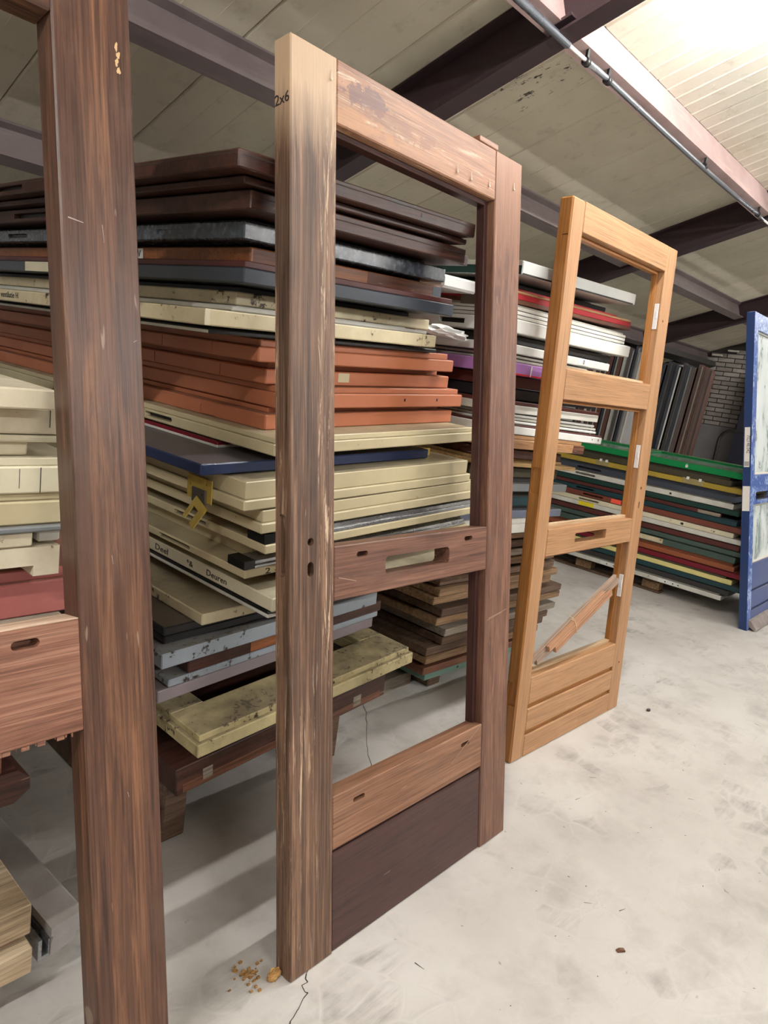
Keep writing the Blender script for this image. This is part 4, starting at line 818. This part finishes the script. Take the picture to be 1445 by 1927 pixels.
seq1 = [(.05, 2, 4), (.045, 1, 2), (.05, 3, 2), (.05, 4, 2), (.045, 0, 7), (.05, 1, 4), (.045, 7, 0), (.05, 3, 4), (.045, 0, 2), (.05, 4, 6), (.045, 7, 0), (.05, 6, 2)]
yy = 3.27
for i, (th, c, e) in enumerate(seq1):
    upright('%s door edge from the brick side in the rank through the honey-coloured door, %s' % (ordn[i], bgn[c]), 7.35+.015*(i % 2), yy, th-.004, 1.93+.03*((i*5) % 3), BG[c], .20, .045, edge=BG[e], group='doors standing behind the honey-coloured door', wd=.75); yy += th/math.cos(.2) + .003
# white door between the two ranks, dark door at the right, hand truck
r = thing('upright_door', 'pale bluish white door standing flat between the two ranks of upright doors', 'door', (8.6, 3.78, 0), (0, 0, 0)); r.matrix_world = Matrix.Translation((9.85, 4.02, 0)) @ Matrix.Rotation(-PI/2, 4, 'Z') @ Matrix.Rotation(-.03, 4, 'X')
box('slab', paint('bluish_white', (206, 208, 216), (180, 180, 190), .3, .5, 4), r, 0, .40, 0, .05, 0, 1.99, .003)
r = thing('upright_door', 'dark navy door leaning at the brick wall behind the hand truck', 'door'); r.matrix_world = Matrix.Translation((10.30, 3.02, 0)) @ Matrix.Rotation(-PI/2, 4, 'Z') @ Matrix.Rotation(-.12, 4, 'X')
box('slab', paint('night_blue', (32, 32, 44), (22, 22, 30), .5, .5, 4), r, 0, .85, 0, .05, 0, 2.05, .003)
r = thing('hand_truck', 'black hand truck with a bent tube handle behind the far low stack', 'hand truck', (9.2, 2.52, 0))
pts = [(0, .30, .10), (0, .30, 1.10)] + [(0, .30-.14*(1-math.cos(a)), 1.10+.14*math.sin(a)) for a in (PI*k/12 for k in range(1, 7))] + [(0, -.16, 1.24)] + [(0, -.16-.14*math.sin(a), 1.10+.14*math.cos(a)) for a in (PI*k/12 for k in range(1, 7))] + [(0, -.30, .10)]
MB().tube(pts, .022, 10).build('handle', blk, r); MB().tube([(0, -.34, .10), (0, .34, .10)], .014, 8).build('axle', blk, r)
box('toe_plate', blk, r, -.28, .0, -.26, .26, .012, .022, .002)
for yq in (-.36, .36): MB().tube([(0, yq-.025, .1), (0, yq+.025, .1)], .0995, 18).build('wheel', blk, r)
for zq in (.35, .70): MB().tube([(0, -.30, zq), (0, .30, zq)], .012, 8).build('crossbar', blk, r)

# ------------------------------------------------------------------ crumbs on the floor
cork = wood('cork', (120, 84, 44), (176, 130, 74), (214, 176, 116), 'x', 60, 1.3, .9)
crumple('cork_plug', 'brown oval lump of crumbly cork beside the foot of the central door', (1.000, 1.005, .0145), (.020, .011, .018), cork, 'debris', 2, .22)
m = MB(); rn = random.Random(5)
for k in range(60):
    a = rn.uniform(0, 6.28); d = abs(rn.gauss(0, .022)); x, y = .960+d*math.cos(a), 1.052+d*math.sin(a)*1.3; s_ = rn.uniform(.0012, .0042)
    m.box(x-s_, x+s_, y-s_*.7, y+s_*.7, .0002, s_*1.4, .0006)
o = m.build('cork_crumbs', cork, None, kind='stuff', label='scattered brown cork crumbs on the floor before the foot of the central door', category='debris')
r = thing('wood_chip', 'small dark wood chip lying alone on the open pale floor of the aisle', 'debris', (1.760, .490, 0), (0, 0, -.6)); MB().prism([(0, 0), (.024, 0), (.022, .006), (.008, .0075), (.0, .003)], 1, 0, .009).build('chip', brown_mid, r)
r = thing('pebble', 'small dark pebble on the floor beside the honey-coloured door', 'debris', (3.33, 1.05, .0)); bm = bmesh.new(); bmesh.ops.create_icosphere(bm, subdivisions=2, radius=1)
for v in bm.verts: v.co = Vector((v.co.x*.014, v.co.y*.009, max(v.co.z, -.5)*.008+.004))
me = bpy.data.meshes.new('stone'); bm.to_mesh(me); bm.free(); me.materials.append(darkgrey); link('stone', me, r)
m = MB(); rn = random.Random(11)
for k in range(170):
    x, y = rn.uniform(1.0, 4.8), rn.uniform(-.6, 1.6)
    if abs(y-1.0) < .09 and x < 2.05 or abs(y-1.17) < .09 and 2.2 < x < 3.3: continue
    l_ = rn.uniform(.003, .012) if rn.random() < .85 else rn.uniform(.015, .03); w_ = rn.uniform(.0008, .002); a = rn.gauss(-.6, .7)
    d = Vector((math.cos(a), math.sin(a), 0))*l_/2; s_ = Vector((-d.y, d.x, 0)).normalized()*w_
    p = Vector((x, y, .0003)); m.face([p-d-s_, p+d-s_*.4, p+d+s_*.4, p-d+s_], (0, 0, 1)); m.face([p-d-s_+Vector((0, 0, .0012)), p+d+Vector((0, 0, .0006)), p-d+s_], None)
m.build('floor_litter', plain('dark_litter', (84, 72, 62), .9), None, kind='stuff', label='fine dark wood splinters strewn over the pale concrete floor', category='debris')
